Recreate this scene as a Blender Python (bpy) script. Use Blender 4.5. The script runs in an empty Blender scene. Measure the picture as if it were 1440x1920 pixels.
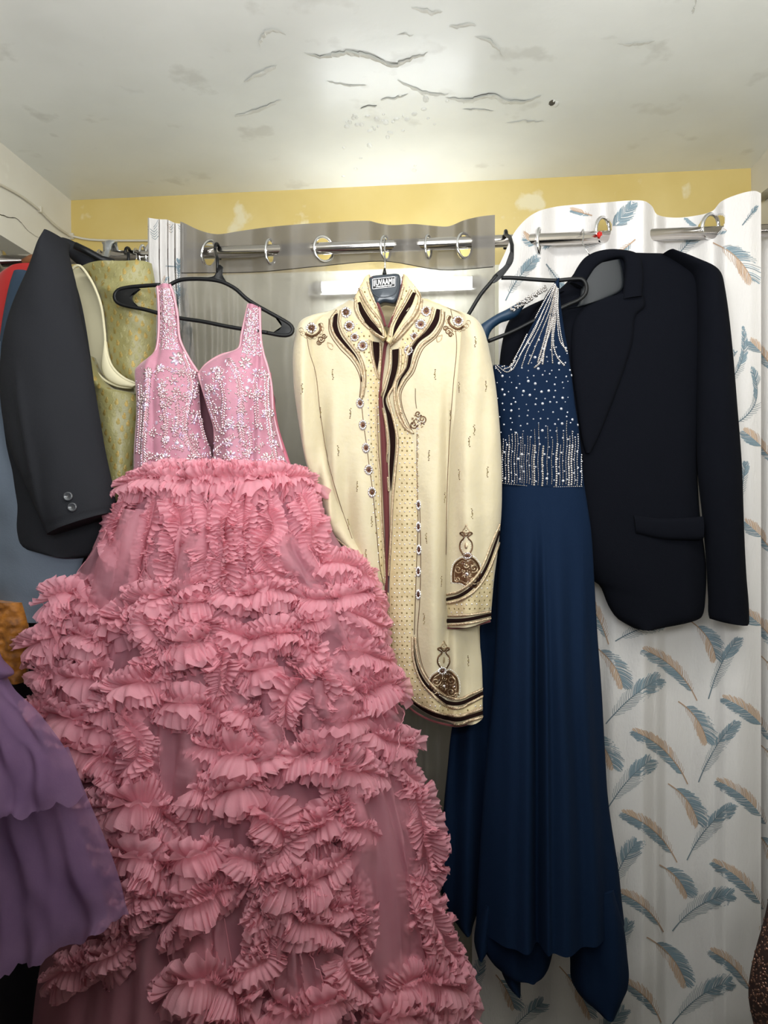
import bpy, bmesh, math, random
from mathutils import Vector, Matrix, noise
from mathutils.bvhtree import BVHTree
PI = math.pi
SC = bpy.context.scene
COL = SC.collection
rnd = random.Random(7)

# ------------------------------------------------------------------ camera
F = 1387.0
CAM = Vector((0.0, 0.0, 1.45))
YAW, ROLL = math.radians(5.0), math.radians(-0.5)
cam_rot = Matrix.Rotation(YAW, 3, 'Z') @ Matrix.Rotation(PI / 2, 3, 'X') @ Matrix.Rotation(ROLL, 3, 'Z')
cd = bpy.data.cameras.new('camera')
cd.sensor_fit = 'VERTICAL'; cd.sensor_height = 36.0; cd.sensor_width = 27.0
cd.lens = F / 1920.0 * 36.0
cd.clip_start = 0.02
camo = bpy.data.objects.new('camera', cd)
COL.objects.link(camo)
camo.location = CAM
camo.rotation_euler = cam_rot.to_euler()
SC.camera = camo

# ------------------------------------------------------------------ world, exposure, lamps
SC.view_settings.view_transform = 'Standard'
SC.view_settings.look = 'None'
SC.view_settings.gamma = 1.0
SC.view_settings.use_curve_mapping = False
SC.view_settings.exposure = 0.0
w = bpy.data.worlds.new('world'); SC.world = w
w.use_nodes = True
w.node_tree.nodes['Background'].inputs[0].default_value = (0.93, 0.96, 1.0, 1)
w.node_tree.nodes['Background'].inputs[1].default_value = 0.05


def area(name, loc, size, energy, color, target=None):
    l = bpy.data.lights.new(name, 'AREA'); l.shape = 'RECTANGLE'
    l.size, l.size_y = size; l.energy = energy; l.color = color
    o = bpy.data.objects.new(name, l); COL.objects.link(o); o.location = loc
    d = Vector(target) - Vector(loc)
    o.rotation_euler = d.to_track_quat('-Z', 'Y').to_euler()
    return o


# the room's second tube, on the ceiling above and behind the photographer
area('ceiling_tube_lamp', (0.05, 0.90, 2.28), (1.25, 0.16), 6.6, (1.0, 0.985, 0.95), (0.05, 1.35, 1.2))
# added fill light, unseen behind the camera, that brightens the ceiling
area('ceiling_fill_light', (0.0, -0.1, 1.75), (1.2, 0.4), 35.0, (0.96, 0.985, 1.0), (0.0, 0.5, 2.5))

YW, YR = 2.05, 1.68


def ray(px, py):
    return (cam_rot @ Vector(((px - 720.0) / F, (960.0 - py) / F, -1.0)))


def P(px, py, Y):
    d = ray(px, py)
    return CAM + d * ((Y - CAM.y) / d.y)


def PZ(px, py, Z):
    d = ray(px, py)
    return CAM + d * ((Z - CAM.z) / d.z)


def PX(px, py, X):
    d = ray(px, py)
    return CAM + d * ((X - CAM.x) / d.x)


# ------------------------------------------------------------------ materials
def lin(h):
    h = h.lstrip('#')
    r = []
    for i in (0, 2, 4):
        c = int(h[i:i + 2], 16) / 255.0
        r.append(c / 12.92 if c <= 0.04045 else ((c + 0.055) / 1.055) ** 2.4)
    return (r[0], r[1], r[2], 1.0)


def nt(name):
    m = bpy.data.materials.new(name); m.use_nodes = True
    t = m.node_tree; t.nodes.clear()
    out = t.nodes.new('ShaderNodeOutputMaterial')
    return m, t, out


def mat(name, col, rough=0.8, metal=0.0, sheen=0.0, col2=None, nscale=30.0, ncontrast=0.5, bump=0.0, bscale=400.0,
        transl=0.0, transp=0.0, spec=0.5, weave=0.0, wscale=500.0, emit=0.0, coat=0.0, stretch=(1, 1, 1), detail=4.0,
        bump2=0.0, bscale2=40.0):
    m, t, out = nt(name)
    N = t.nodes.new; L = t.links.new
    b = N('ShaderNodeBsdfPrincipled')
    c1 = lin(col)
    b.inputs['Roughness'].default_value = rough
    b.inputs['Metallic'].default_value = metal
    b.inputs['Specular IOR Level'].default_value = spec
    b.inputs['Sheen Weight'].default_value = sheen
    b.inputs['Coat Weight'].default_value = coat
    b.inputs['Base Color'].default_value = c1
    tc = N('ShaderNodeTexCoord'); mp = N('ShaderNodeMapping')
    mp.inputs['Scale'].default_value = stretch
    L(tc.outputs['Object'], mp.inputs['Vector'])
    csock = None
    if col2:
        n = N('ShaderNodeTexNoise'); n.inputs['Scale'].default_value = nscale; n.inputs['Detail'].default_value = detail
        L(mp.outputs[0], n.inputs['Vector'])
        rp = N('ShaderNodeValToRGB')
        rp.color_ramp.elements[0].position = 0.5 - ncontrast / 2; rp.color_ramp.elements[1].position = 0.5 + ncontrast / 2
        rp.color_ramp.elements[0].color = c1; rp.color_ramp.elements[1].color = lin(col2)
        L(n.outputs['Fac'], rp.inputs[0]); L(rp.outputs[0], b.inputs['Base Color']); csock = rp.outputs[0]
    nsock = None
    if bump2 > 0:
        n3 = N('ShaderNodeTexNoise'); n3.inputs['Scale'].default_value = bscale2; n3.inputs['Detail'].default_value = 3
        L(mp.outputs[0], n3.inputs['Vector'])
        bu3 = N('ShaderNodeBump'); bu3.inputs['Strength'].default_value = bump2; bu3.inputs['Distance'].default_value = 0.01
        L(n3.outputs['Fac'], bu3.inputs['Height']); nsock = bu3.outputs[0]
    if bump > 0:
        n2 = N('ShaderNodeTexNoise'); n2.inputs['Scale'].default_value = bscale; n2.inputs['Detail'].default_value = 3
        L(mp.outputs[0], n2.inputs['Vector'])
        bu = N('ShaderNodeBump'); bu.inputs['Strength'].default_value = bump; bu.inputs['Distance'].default_value = 0.002
        L(n2.outputs['Fac'], bu.inputs['Height'])
        if nsock: L(nsock, bu.inputs['Normal'])
        nsock = bu.outputs[0]
    if weave > 0:
        w1 = N('ShaderNodeTexWave'); w1.inputs['Scale'].default_value = wscale; w1.bands_direction = 'X'
        w2 = N('ShaderNodeTexWave'); w2.inputs['Scale'].default_value = wscale; w2.bands_direction = 'Z'
        L(tc.outputs['Object'], w1.inputs['Vector']); L(tc.outputs['Object'], w2.inputs['Vector'])
        ad = N('ShaderNodeMath'); ad.operation = 'ADD'
        L(w1.outputs['Fac'], ad.inputs[0]); L(w2.outputs['Fac'], ad.inputs[1])
        bw = N('ShaderNodeBump'); bw.inputs['Strength'].default_value = weave; bw.inputs['Distance'].default_value = 0.001
        L(ad.outputs[0], bw.inputs['Height'])
        if nsock: L(nsock, bw.inputs['Normal'])
        nsock = bw.outputs[0]
    if nsock: L(nsock, b.inputs['Normal'])
    if emit > 0:
        b.inputs['Emission Color'].default_value = c1; b.inputs['Emission Strength'].default_value = emit
    s = b.outputs[0]
    if transl > 0:
        tr = N('ShaderNodeBsdfTranslucent'); tr.inputs['Color'].default_value = c1
        if csock: L(csock, tr.inputs['Color'])
        if nsock: L(nsock, tr.inputs['Normal'])
        mx = N('ShaderNodeMixShader'); mx.inputs[0].default_value = transl
        L(s, mx.inputs[1]); L(tr.outputs[0], mx.inputs[2]); s = mx.outputs[0]
    if transp > 0:
        tp = N('ShaderNodeBsdfTransparent')
        mx = N('ShaderNodeMixShader'); mx.inputs[0].default_value = transp
        L(s, mx.inputs[1]); L(tp.outputs[0], mx.inputs[2]); s = mx.outputs[0]
    L(s, out.inputs[0])
    return m


def wall_mat(name, c1, c2, c3, z_split=None, rough=0.55):
    # limewashed wall: two mottled tints and patches where old paint shows
    m, t, out = nt(name); N = t.nodes.new; L = t.links.new
    b = N('ShaderNodeBsdfPrincipled'); b.inputs['Roughness'].default_value = rough
    tc = N('ShaderNodeTexCoord')
    n = N('ShaderNodeTexNoise'); n.inputs['Scale'].default_value = 3.2; n.inputs['Detail'].default_value = 7
    L(tc.outputs['Object'], n.inputs['Vector'])
    rp = N('ShaderNodeValToRGB'); rp.color_ramp.elements[0].position = .38; rp.color_ramp.elements[1].position = .66
    rp.color_ramp.elements[0].color = lin(c1); rp.color_ramp.elements[1].color = lin(c2)
    L(n.outputs['Fac'], rp.inputs[0])
    n2 = N('ShaderNodeTexNoise'); n2.inputs['Scale'].default_value = 9.0; n2.inputs['Detail'].default_value = 8
    L(tc.outputs['Object'], n2.inputs['Vector'])
    r2 = N('ShaderNodeValToRGB'); r2.color_ramp.elements[0].position = .61; r2.color_ramp.elements[1].position = .68
    L(n2.outputs['Fac'], r2.inputs[0])
    mx = N('ShaderNodeMix'); mx.data_type = 'RGBA'
    L(r2.outputs[0], mx.inputs[0]); L(rp.outputs[0], mx.inputs[6]); mx.inputs[7].default_value = lin(c3)
    s = mx.outputs[2]
    if z_split is not None:
        sx = N('ShaderNodeSeparateXYZ'); L(tc.outputs['Object'], sx.inputs[0])
        ma = N('ShaderNodeMath'); ma.operation = 'LESS_THAN'; ma.inputs[1].default_value = z_split
        L(sx.outputs[2], ma.inputs[0])
        m3 = N('ShaderNodeMix'); m3.data_type = 'RGBA'
        L(ma.outputs[0], m3.inputs[0]); L(s, m3.inputs[6]); m3.inputs[7].default_value = lin('#e9e6d2')  # below the split, cream paints in the tube's glow on the wall
        s = m3.outputs[2]
    L(s, b.inputs['Base Color'])
    n4 = N('ShaderNodeTexNoise'); n4.inputs['Scale'].default_value = 14; n4.inputs['Detail'].default_value = 8
    L(tc.outputs['Object'], n4.inputs['Vector'])
    bu = N('ShaderNodeBump'); bu.inputs['Strength'].default_value = .16; bu.inputs['Distance'].default_value = .008
    L(n4.outputs['Fac'], bu.inputs['Height']); L(bu.outputs[0], b.inputs['Normal'])
    L(b.outputs[0], out.inputs[0])
    return m


# ------------------------------------------------------------------ mesh builder
class MB:
    def __init__(s):
        s.v = []; s.f = []; s.m = []; s.cur = 0

    def vert(s, p):
        s.v.append((p[0], p[1], p[2])); return len(s.v) - 1

    def face(s, idx):
        s.f.append(tuple(idx)); s.m.append(s.cur)

    def grid(s, pts, close_u=False, skip=None):
        nv = len(pts); nu = len(pts[0]); base = len(s.v)
        for r in pts:
            for p in r: s.v.append((p[0], p[1], p[2]))
        for j in range(nv - 1):
            for i in range(nu if close_u else nu - 1):
                if skip and skip(j, i): continue
                i2 = (i + 1) % nu
                s.face((base + j * nu + i, base + j * nu + i2, base + (j + 1) * nu + i2, base + (j + 1) * nu + i))
        return base

    def tube(s, pts, r, n=8, caps=True, rf=None, closed=False):
        pts = [Vector(p) for p in pts]
        if len(pts) < 2: return
        rings = []; prev = None
        for i, p in enumerate(pts):
            if closed:
                t = pts[(i + 1) % len(pts)] - pts[i - 1]
            else:
                t = pts[min(i + 1, len(pts) - 1)] - pts[max(i - 1, 0)]
            if t.length < 1e-9: t = Vector((0, 0, 1))
            t.normalize()
            if prev is None:
                a = Vector((0, 0, 1)) if abs(t.z) < .9 else Vector((1, 0, 0))
                nrm = t.cross(a).normalized()
            else:
                nrm = (prev - t * prev.dot(t))
                nrm = nrm.normalized() if nrm.length > 1e-6 else t.orthogonal().normalized()
            prev = nrm; bi = t.cross(nrm)
            rr = r if rf is None else r * rf(i / (len(pts) - 1))
            rings.append([p + nrm * (rr * math.cos(2 * PI * k / n)) + bi * (rr * math.sin(2 * PI * k / n)) for k in range(n)])
        if closed: rings.append(rings[0])
        base = s.grid(rings, close_u=True)
        if caps and not closed:
            s.face([base + k for k in range(n)][::-1])
            s.face([base + (len(rings) - 1) * n + k for k in range(n)])

    def ellip(s, c, ax, ay, az, nu=8, nv=5, half=False):
        # ellipsoid from three axis vectors
        c = Vector(c); rows = []
        for j in range(nv + 1):
            th = (PI / 2 if half else PI) * j / nv
            rows.append([c + az * math.cos(th) + (ax * math.cos(2 * PI * i / nu) + ay * math.sin(2 * PI * i / nu)) * math.sin(th)
                         for i in range(nu)])
        s.grid(rows, close_u=True)

    def box(s, lo, hi):
        x0, y0, z0 = lo; x1, y1, z1 = hi
        b = len(s.v)
        for x in (x0, x1):
            for y in (y0, y1):
                for z in (z0, z1): s.v.append((x, y, z))
        for f in ((0, 1, 3, 2), (4, 6, 7, 5), (0, 4, 5, 1), (2, 3, 7, 6), (0, 2, 6, 4), (1, 5, 7, 3)):
            s.face([b + k for k in f])

    def bvh(s):
        return BVHTree.FromPolygons([Vector(p) for p in s.v], s.f)

    def bounds(s):
        xs = [p[0] for p in s.v]; ys = [p[1] for p in s.v]; zs = [p[2] for p in s.v]
        return (min(xs), min(ys), min(zs)), (max(xs), max(ys), max(zs))


def build(name, mb, mats, parent=None, smooth=True, kind=None, bevel=0.0, keep=False):
    """one mesh object; vertices are given in room coordinates"""
    if parent is not None:
        off = Vector(parent['_o']); o_off = off
    elif keep:
        off = Vector((0, 0, 0))
    else:
        lo, hi = mb.bounds(); off = Vector(((lo[0] + hi[0]) / 2, (lo[1] + hi[1]) / 2, lo[2]))
    me = bpy.data.meshes.new(name)
    me.from_pydata([(p[0] - off.x, p[1] - off.y, p[2] - off.z) for p in mb.v], [], mb.f)
    if not isinstance(mats, (list, tuple)): mats = [mats]
    for m in mats: me.materials.append(m)
    me.polygons.foreach_set('material_index', mb.m)
    me.polygons.foreach_set('use_smooth', [smooth] * len(mb.f))
    me.update()
    o = bpy.data.objects.new(name, me); COL.objects.link(o)
    if parent is not None:
        o.parent = parent
    else:
        o.location = off
    o['_o'] = tuple(off)
    if kind: o['kind'] = kind
    if bevel > 0:
        b = o.modifiers.new('bevel', 'BEVEL'); b.width = bevel; b.segments = 2; b.limit_method = 'ANGLE'
    return o


def thing(name, label, cat, loc, group=None):
    o = bpy.data.objects.new(name, None); COL.objects.link(o)
    o.empty_display_size = 0.05
    o.location = loc; o['label'] = label; o['category'] = cat; o['_o'] = tuple(loc)
    if group: o['group'] = group
    return o


def tag(o, label, cat, group=None):
    o['label'] = label; o['category'] = cat
    if group: o['group'] = group
    return o


# ------------------------------------------------------------------ curves
def crv(pts, n, closed=False):
    """Catmull-Rom through points (any dimension), n samples, even in parameter length"""
    pts = [tuple(p) for p in pts]
    if closed: pts = pts + [pts[0]]
    ds = [0.0]
    for a, b in zip(pts, pts[1:]):
        ds.append(ds[-1] + max(1e-6, math.sqrt(sum((x - y) ** 2 for x, y in zip(a[:2], b[:2])))))
    tot = ds[-1]; out = []; k = 0
    for i in range(n):
        s = tot * i / (n - 1)
        while k < len(pts) - 2 and ds[k + 1] < s: k += 1
        p1, p2 = pts[k], pts[k + 1]
        h = ds[k + 1] - ds[k]
        t = (s - ds[k]) / h
        if k > 0: m1 = [(b - a) / (ds[k + 1] - ds[k - 1]) * h for a, b in zip(pts[k - 1], p2)]
        else: m1 = [(b - a) for a, b in zip(p1, p2)]
        if k < len(pts) - 2: m2 = [(b - a) / (ds[k + 2] - ds[k]) * h for a, b in zip(p1, pts[k + 2])]
        else: m2 = [(b - a) for a, b in zip(p1, p2)]
        t2, t3 = t * t, t * t * t
        out.append(tuple((2 * t3 - 3 * t2 + 1) * a + (t3 - 2 * t2 + t) * ma + (-2 * t3 + 3 * t2) * b + (t3 - t2) * mb_
                         for a, b, ma, mb_ in zip(p1, p2, m1, m2)))
    return out


def rowcrv(rows, n):
    """rows of ((lx,ly),(rx,ry),...) -> smooth left and right curves sampled at the same stations"""
    flat = [tuple(r[0]) + tuple(r[1]) for r in rows]
    # parameterise on the mean line
    mid = [((a[0] + a[2]) / 2, (a[1] + a[3]) / 2) + tuple(a) for a in flat]
    c = crv(mid, n)
    return [(x[2], x[3]) for x in c], [(x[4], x[5]) for x in c]


def plen(pts):
    return sum(math.hypot(b[0] - a[0], b[1] - a[1]) for a, b in zip(pts, pts[1:]))


def lerp(a, b, t): return a + (b - a) * t


def sm(a, b, x):
    t = max(0.0, min(1.0, (x - a) / (b - a))); return t * t * (3 - 2 * t)


def fn1(x, y=0.0, z=0.0): return noise.noise(Vector((x, y, z)))


def panel(mb, rows, Y, front, back=0.008, nu=40, nv=80, fold=None, pw=0.55, Yf=None, close=True, eb=0.0):
    """closed puffed cloth shell. rows give the outline; front(v) = how far it bellies to the viewer"""
    Ls, Rs = rowcrv(rows, nv + 1)
    fr = []; bk = []
    for j in range(nv + 1):
        v = j / nv; a = []; b = []
        l, r = Ls[j], Rs[j]
        fd = front(v) if callable(front) else front
        bd = back(v) if callable(back) else back
        y0 = Y + (Yf(v) if Yf else 0.0)
        for i in range(nu + 1):
            u = i / nu
            px, py = lerp(l[0], r[0], u), lerp(l[1], r[1], u)
            p = P(px, py, y0)
            s = max(0.0, math.sin(PI * u)) ** pw
            d = fd * s + (fold(u, v, px, py) * min(1.0, s * 1.6 + eb) if fold else 0.0)
            a.append(Vector((p.x, p.y - d, p.z)))
            b.append(Vector((p.x, p.y + bd * s + 0.0015, p.z)))
        fr.append(a); bk.append(b)
    if not close:
        mb.grid(fr); return fr
    ring = []
    for j in range(nv + 1):
        ring.append(fr[j] + bk[j][::-1])
    mb.grid(ring, close_u=True)
    for k in (0, nv):   # end caps
        base = len(mb.v)
        mb.grid([fr[k], bk[k]])
    return fr


class Surf:
    def __init__(s, *mbs):
        vv = []; ff = []
        for m in mbs:
            b = len(vv); vv += [Vector(p) for p in m.v]; ff += [tuple(i + b for i in f) for f in m.f]
        s.t = BVHTree.FromPolygons(vv, ff)

    def hit(s, px, py, off=0.0):
        d = ray(px, py).normalized()
        loc, nrm, _, _ = s.t.ray_cast(CAM, d)
        if loc is None: return None, None
        if nrm.dot(d) > 0: nrm = -nrm
        return loc + nrm * off, nrm


def surf_tube(mb, sf, pts, r, step=3.0, n=6, off=0.3, rf=None, jit=0.0):
    L = plen(pts); k = max(3, int(L / step) + 1)
    out = []
    for q in crv(pts, k):
        p, nn = sf.hit(q[0] + rnd.uniform(-jit, jit), q[1] + rnd.uniform(-jit, jit), r * off)
        if p is not None: out.append(p)
        elif len(out) > 1:
            mb.tube(out, r, n, rf=rf); out = []
    if len(out) > 1: mb.tube(out, r, n, rf=rf)


def surf_rope(mb, sf, pts, r, step=2.6):
    """twisted braid: slanting fat beads laid one after another"""
    L = plen(pts); k = max(4, int(L / step) + 1)
    prev = None
    for q in crv(pts, k):
        p, nn = sf.hit(q[0], q[1], r * .3)
        if p is None: prev = None; continue
        if prev is not None:
            d = (p - prev)
            if d.length > 1e-6 and d.length < .02:
                d.normalize(); s_ = nn.cross(d).normalized()
                a = (d * .8 + s_ * .62).normalized()
                mb.ellip((p + prev) / 2, a * r * 1.55, (nn.cross(a)).normalized() * r * .62, nn * r * .8, 6, 3, half=True)
        prev = p


def surf_band(mb, sf, A, B, step=4.0, k=3, off=0.0008):
    n = max(3, int(max(plen(A), plen(B)) / step) + 1)
    a = crv(A, n); b = crv(B, n); rows = []
    for p, q in zip(a, b):
        row = []
        ok = True
        for i in range(k + 1):
            t = i / k
            h, nn = sf.hit(lerp(p[0], q[0], t), lerp(p[1], q[1], t), off + .0008 * math.sin(PI * t))
            if h is None: ok = False; break
            row.append(h)
        if ok: rows.append(row)
        else:
            if len(rows) > 1: mb.grid(rows)
            rows = []
    if len(rows) > 1: mb.grid(rows)


def surf_bead(mb, sf, px, py, rx, ry, h, ang=0.0, nu=7, nv=3, off=0.0):
    """half bead of radii in metres"""
    p, nn = sf.hit(px, py, off)
    if p is None: return False
    up = Vector((math.sin(ang), 0, math.cos(ang)))
    t = (up - nn * up.dot(nn)).normalized(); s_ = nn.cross(t)
    mb.ellip(p, s_ * rx, t * ry, nn * h, nu, nv, half=True)
    return True


def hook(mb, cx, cz, y, r_in, r, neck, start=-20, end=200, n=22, pts_after=None):
    pass
# ================================================================== ROOM
XL = P(133, 370, YW).x
XR = P(1408, 310, YW).x
ZC = P(760, 346, YW).z
YB = -0.6
M_yel = wall_mat('yellow_limewash', '#c6ae66', '#d2bd7c', '#d8cda8', z_split=P(760, 503, YW).z)
M_wht = wall_mat('white_limewash', '#d9d6cb', '#cfcabc', '#e0ddd2')
M_ceil = wall_mat('ceiling_paint', '#dcded9', '#e6e8e3', '#d2d3cd', rough=.30)
M_grey = mat('grey_plaster', '#a9a69b', .8, col2='#98958a', nscale=6, bump=.3, bscale=60)
M_floor = mat('floor_stone', '#4a443c', .6, col2='#3b3630', nscale=9, bump=.1)
M_crk = mat('crack_gap', '#4b463c', .95)
M_flake = mat('peeling_paint', '#cfcfc8', .6, col2='#e2e3de', nscale=25, bump=.4, bscale=80)


def slab(name, lo, hi, m):
    b = MB(); b.box(lo, hi)
    return build(name, b, m, smooth=False, kind='structure', keep=True)


slab('wall_back', (XL - .25, YW, 0), (XR + .1, YW + .1, ZC + .1), M_yel)
slab('floor', (XL - .25, YB, -.1), (XR + .1, YW + .1, 0), M_floor)
slab('wall_right', (XR, YB, 0), (XR + .1, YW, ZC + .1), M_wht)

# left wall: the upper part stands proud of the part below
zled = PX(0, 440, XL).z
wl = MB()
wl.box((XL - .12, YB, zled), (XL, YW, ZC + .1))
wl.cur = 1
wl.box((XL - .25, YB, 0), (XL - .10, YW, zled))
wl.cur = 2
cr = [PX(q[0], q[1], XL + .0012) for q in crv([(-40, 392), (0, 402), (18, 408), (30, 409), (42, 420), (52, 432), (66, 442), (78, 448)], 40)]
rows = []
for i, p in enumerate(cr):
    h = .0016 * (1 - i / 44) * (1 + .7 * fn1(i * .6))
    rows.append([p + Vector((0, 0, h + .002 * fn1(i * .9, 3))), p + Vector((0, 0, -h + .002 * fn1(i * .9, 3)))])
wl.grid(rows)
build('wall_left', wl, [M_wht, M_grey, M_crk], smooth=False, kind='structure', keep=True)

# ceiling with its lifted, cracked paint
cb = MB()
cb.box((XL - .25, YB, ZC), (XR + .1, YW + .1, ZC + .1))


def flake(pts, wd, lift, gap=.0015, seed=0.0):
    """a strip of paint that has come loose along one edge, with the open crack beside it"""
    n = max(8, int(plen(pts) / 3))
    c = [PZ(q[0], q[1], ZC) for q in crv(pts, n)]
    A = []; B = []
    for i, p in enumerate(c):
        t = i / (n - 1)
        e = math.sin(PI * t) ** .6
        jx = .006 * fn1(i * .35, seed, 1); jy = .007 * fn1(i * .35, seed, 2)
        p = p + Vector((jx, jy, 0))
        w_ = wd * e * (1 + .6 * fn1(i * .22, seed, 5)) + .001
        A.append([p + Vector((0, 0, -.0004 - lift * e * (.8 + .5 * fn1(i * .3, seed, 7)))),
                  p + Vector((0, w_ * .5, -.0004 - lift * e * .5)),
                  p + Vector((0, w_, -.0003))])
        g = gap * e * max(0.0, .55 + 1.4 * fn1(i * .16, seed, 9))
        B.append([p + Vector((0, -.001, -.0006)), p + Vector((0, -.001 - g, -.0006))])
    cb.cur = 1; cb.grid(A)
    cb.cur = 2; cb.grid(B)


for k, (pts, wd, lf, gp) in enumerate([
    ([(570, 98), (600, 104), (622, 100), (652, 95), (692, 101), (735, 119), (768, 108), (802, 99)], .022, .007, .0022),
    ([(440, 218), (480, 203), (528, 187)], .018, .004, .001),
    ([(836, 182), (880, 184), (920, 176), (950, 186), (985, 188), (1016, 177)], .030, .007, .0022),
    ([(676, 203), (690, 199), (708, 197)], .008, .003, .003),
    ([(890, 68), (915, 72), (932, 88), (942, 106)], .014, .006, .0006),
    ([(612, 152), (650, 157), (688, 160)], .012, .003, .0008),
    ([(458, 152), (490, 131), (522, 121)], .02, .005, .0004),
    ([(866, 204), (900, 204), (925, 208)], .010, .003, .0014),
    ([(745, 64), (760, 63), (776, 64)], .006, .002, .0016),
    ([(712, 186), (740, 182), (765, 176)], .012, .004, .0008),
    ([(745, 150), (770, 160), (800, 172), (840, 176)], .018, .003, .0006),
    ([(840, 50), (870, 44), (892, 46)], .014, .003, .0006),
    ([(950, 230), (985, 226), (1020, 228)], .010, .003, .0002),
    ([(770, 12), (800, 18), (830, 22)], .014, .003, .0005),
    ([(1298, 24), (1302, 14), (1306, -6)], .01, .003, .0012),
    ([(1160, 82), (1190, 80), (1230, 76)], .012, .003, .0002)]):
    flake(pts, wd * .7, lf * .5, gp, seed=k * 3.7)
# small blisters and chips
cb.cur = 1
for k in range(46):
    if k < 26: px, py = rnd.uniform(645, 780), rnd.uniform(212, 250)
    elif k < 30: px, py = rnd.uniform(1030, 1044), rnd.uniform(186, 198)
    elif k < 38: px, py = rnd.uniform(740, 900), rnd.uniform(170, 300)
    else: px, py = rnd.uniform(640, 800), rnd.uniform(255, 335)
    p = PZ(px, py, ZC); a = rnd.uniform(.003, .008)
    cb.cur = 2 if k in (27, 28) else 1
    cb.ellip(p, Vector((a, 0, 0)), Vector((0, a * rnd.uniform(.8, 2.0), 0)), Vector((0, 0, -.0022)), 7, 3, half=True)
flake([(490, 92), (486, 74), (496, 58), (520, 54), (536, 64)], .012, .002, .0003, seed=91)
build('ceiling', cb, [M_ceil, M_flake, M_crk], smooth=False, kind='structure', keep=True)

# ---- tube light on the back wall, behind the sheer curtain
M_tube = mat('tube_glow', '#f6fbff', .4, emit=27.0)
M_fix = mat('fixture_white', '#e6e6e2', .4)
a_, b_ = P(597, 546, YW - .035), P(893, 522, YW - .035)
zt = (a_.z + b_.z) / 2
tl = thing('tube_light', 'white fluorescent tube light fixed on the back wall, glowing through the sheer grey curtain', 'light',
           ((a_.x + b_.x) / 2, YW, zt))
m = MB(); m.box((a_.x - .03, YW - .028, zt - .018), (b_.x + .03, YW, zt + .012)); build('batten', m, M_fix, tl, smooth=False)
m = MB(); m.tube([(a_.x, YW - .045, zt - .002), (b_.x, YW - .045, zt - .002)], .0135, 14); build('glass_tube', m, M_tube, tl)
for s_, x in ((-1, a_.x), (1, b_.x)):
    m = MB(); m.tube([(x - .012, YW - .045, zt - .002), (x + .012, YW - .045, zt - .002)], .0165, 12); m.box((x - .01, YW - .045, zt - .012), (x + .01, YW - .02, zt + .008))
    build('end_cap', m, M_fix, tl)

# ---- cable stapled along the left and back walls
m = MB()
M_cable = mat('white_cable', '#c9c3b2', .6)
pts = [PX(q[0], q[1], XL + .006) for q in crv([(-60, 318), (0, 346), (40, 368), (75, 395), (105, 424), (131, 442)], 24)]
pts += [P(q[0], q[1], YW - .006) for q in crv([(140, 444), (165, 449), (210, 451), (300, 452), (420, 462)], 20)]
m.tube(pts, .0032, 7)
cable = thing('power_cable', 'thin off-white cable sagging along the left wall and across the yellow wall', 'cable', pts[0])
build('cable_run', m, M_cable, cable)
for q in ((72, 393), (132, 443)):
    p = PX(q[0], q[1], XL); m = MB(); m.box((p.x - .001, p.y - .005, p.z - .008), (p.x + .01, p.y + .005, p.z + .008))
    build('cable_clip', m, M_cable, cable, bevel=.001)
# pale conduit low on the right wall, beside the curtain edge
m = MB()
m.tube([PX(1500, 336, XR - .01), PX(1452, 352, XR - .01), PX(1426, 372, XR - .01)], .010, 10)
tag(build('wall_conduit', m, M_grey), 'grey conduit running down the right wall at the curtain edge', 'pipe')

# ================================================================== ROD
M_steel = mat('polished_steel', '#cfcac6', .17, metal=1.0)
M_chrome = mat('chrome', '#e2e2e2', .12, metal=1.0)
M_dark = mat('dark_metal', '#2a2726', .3, metal=.6)
ZR = P(720, 461, YR).z
RR = .0135
rod = thing('curtain_rod', 'long polished steel rod that carries all the hangers and curtains', 'rod', (0, YR, ZR))
m = MB(); m.tube([(XL + .02, YR, ZR), (XR - .02, YR, ZR)], RR, 24); build('pole', m, M_steel, rod)
for x in (XL + .012, XR - .012):
    m = MB(); m.tube([(x - .012, YR, ZR), (x + .012, YR, ZR)], .026, 20); build('wall_socket', m, M_steel, rod)


def rodpy(px):
    """image row of the rod's axis in column px"""
    lo, hi = 300.0, 600.0
    for _ in range(30):
        md = (lo + hi) / 2
        if P(px, md, YR).z > ZR: lo = md
        else: hi = md
    return (lo + hi) / 2


# ================================================================== CURTAINS
M_sheer = mat('sheer_grey', '#928d86', .42, transl=.35, transp=.42, weave=.3, wscale=420, bump2=.25, bscale2=9, stretch=(1, 1, .25), spec=.9)
M_sheer2 = mat('sheer_grey_hem', '#716d6a', .45, transl=.30, transp=.22, weave=.3, wscale=420, spec=.8)
M_feath = mat('feather_cotton', '#e9e6e4', .75, transl=.22, bump=.5, bscale=240, stretch=(1, 1, .35), bump2=.25, bscale2=14)
M_fblue = mat('print_blue', '#93a9b4', .8, transl=.1)
M_fslate = mat('print_slate', '#6f7f88', .8, transl=.1)
M_ftan = mat('print_tan', '#dcc7b2', .8, transl=.1)
M_fbrown = mat('print_brown', '#b3957c', .8, transl=.1)


def knots(kn):
    def f(x):
        if x <= kn[0][0]: return kn[0][1]
        for a, b in zip(kn, kn[1:]):
            if x <= b[0]:
                t = (x - a[0]) / (b[0] - a[0]); t = t * t * (3 - 2 * t)
                return lerp(a[1], b[1], t)
        return kn[-1][1]
    return f


def topf(kn):
    c = crv(kn, 240)

    def f(x):
        if x <= c[0][0]: return c[0][1]
        for a, b in zip(c, c[1:]):
            if x <= b[0]: return lerp(a[1], b[1], (x - a[0]) / max(1e-6, b[0] - a[0]))
        return c[-1][1]
    return f


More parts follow.
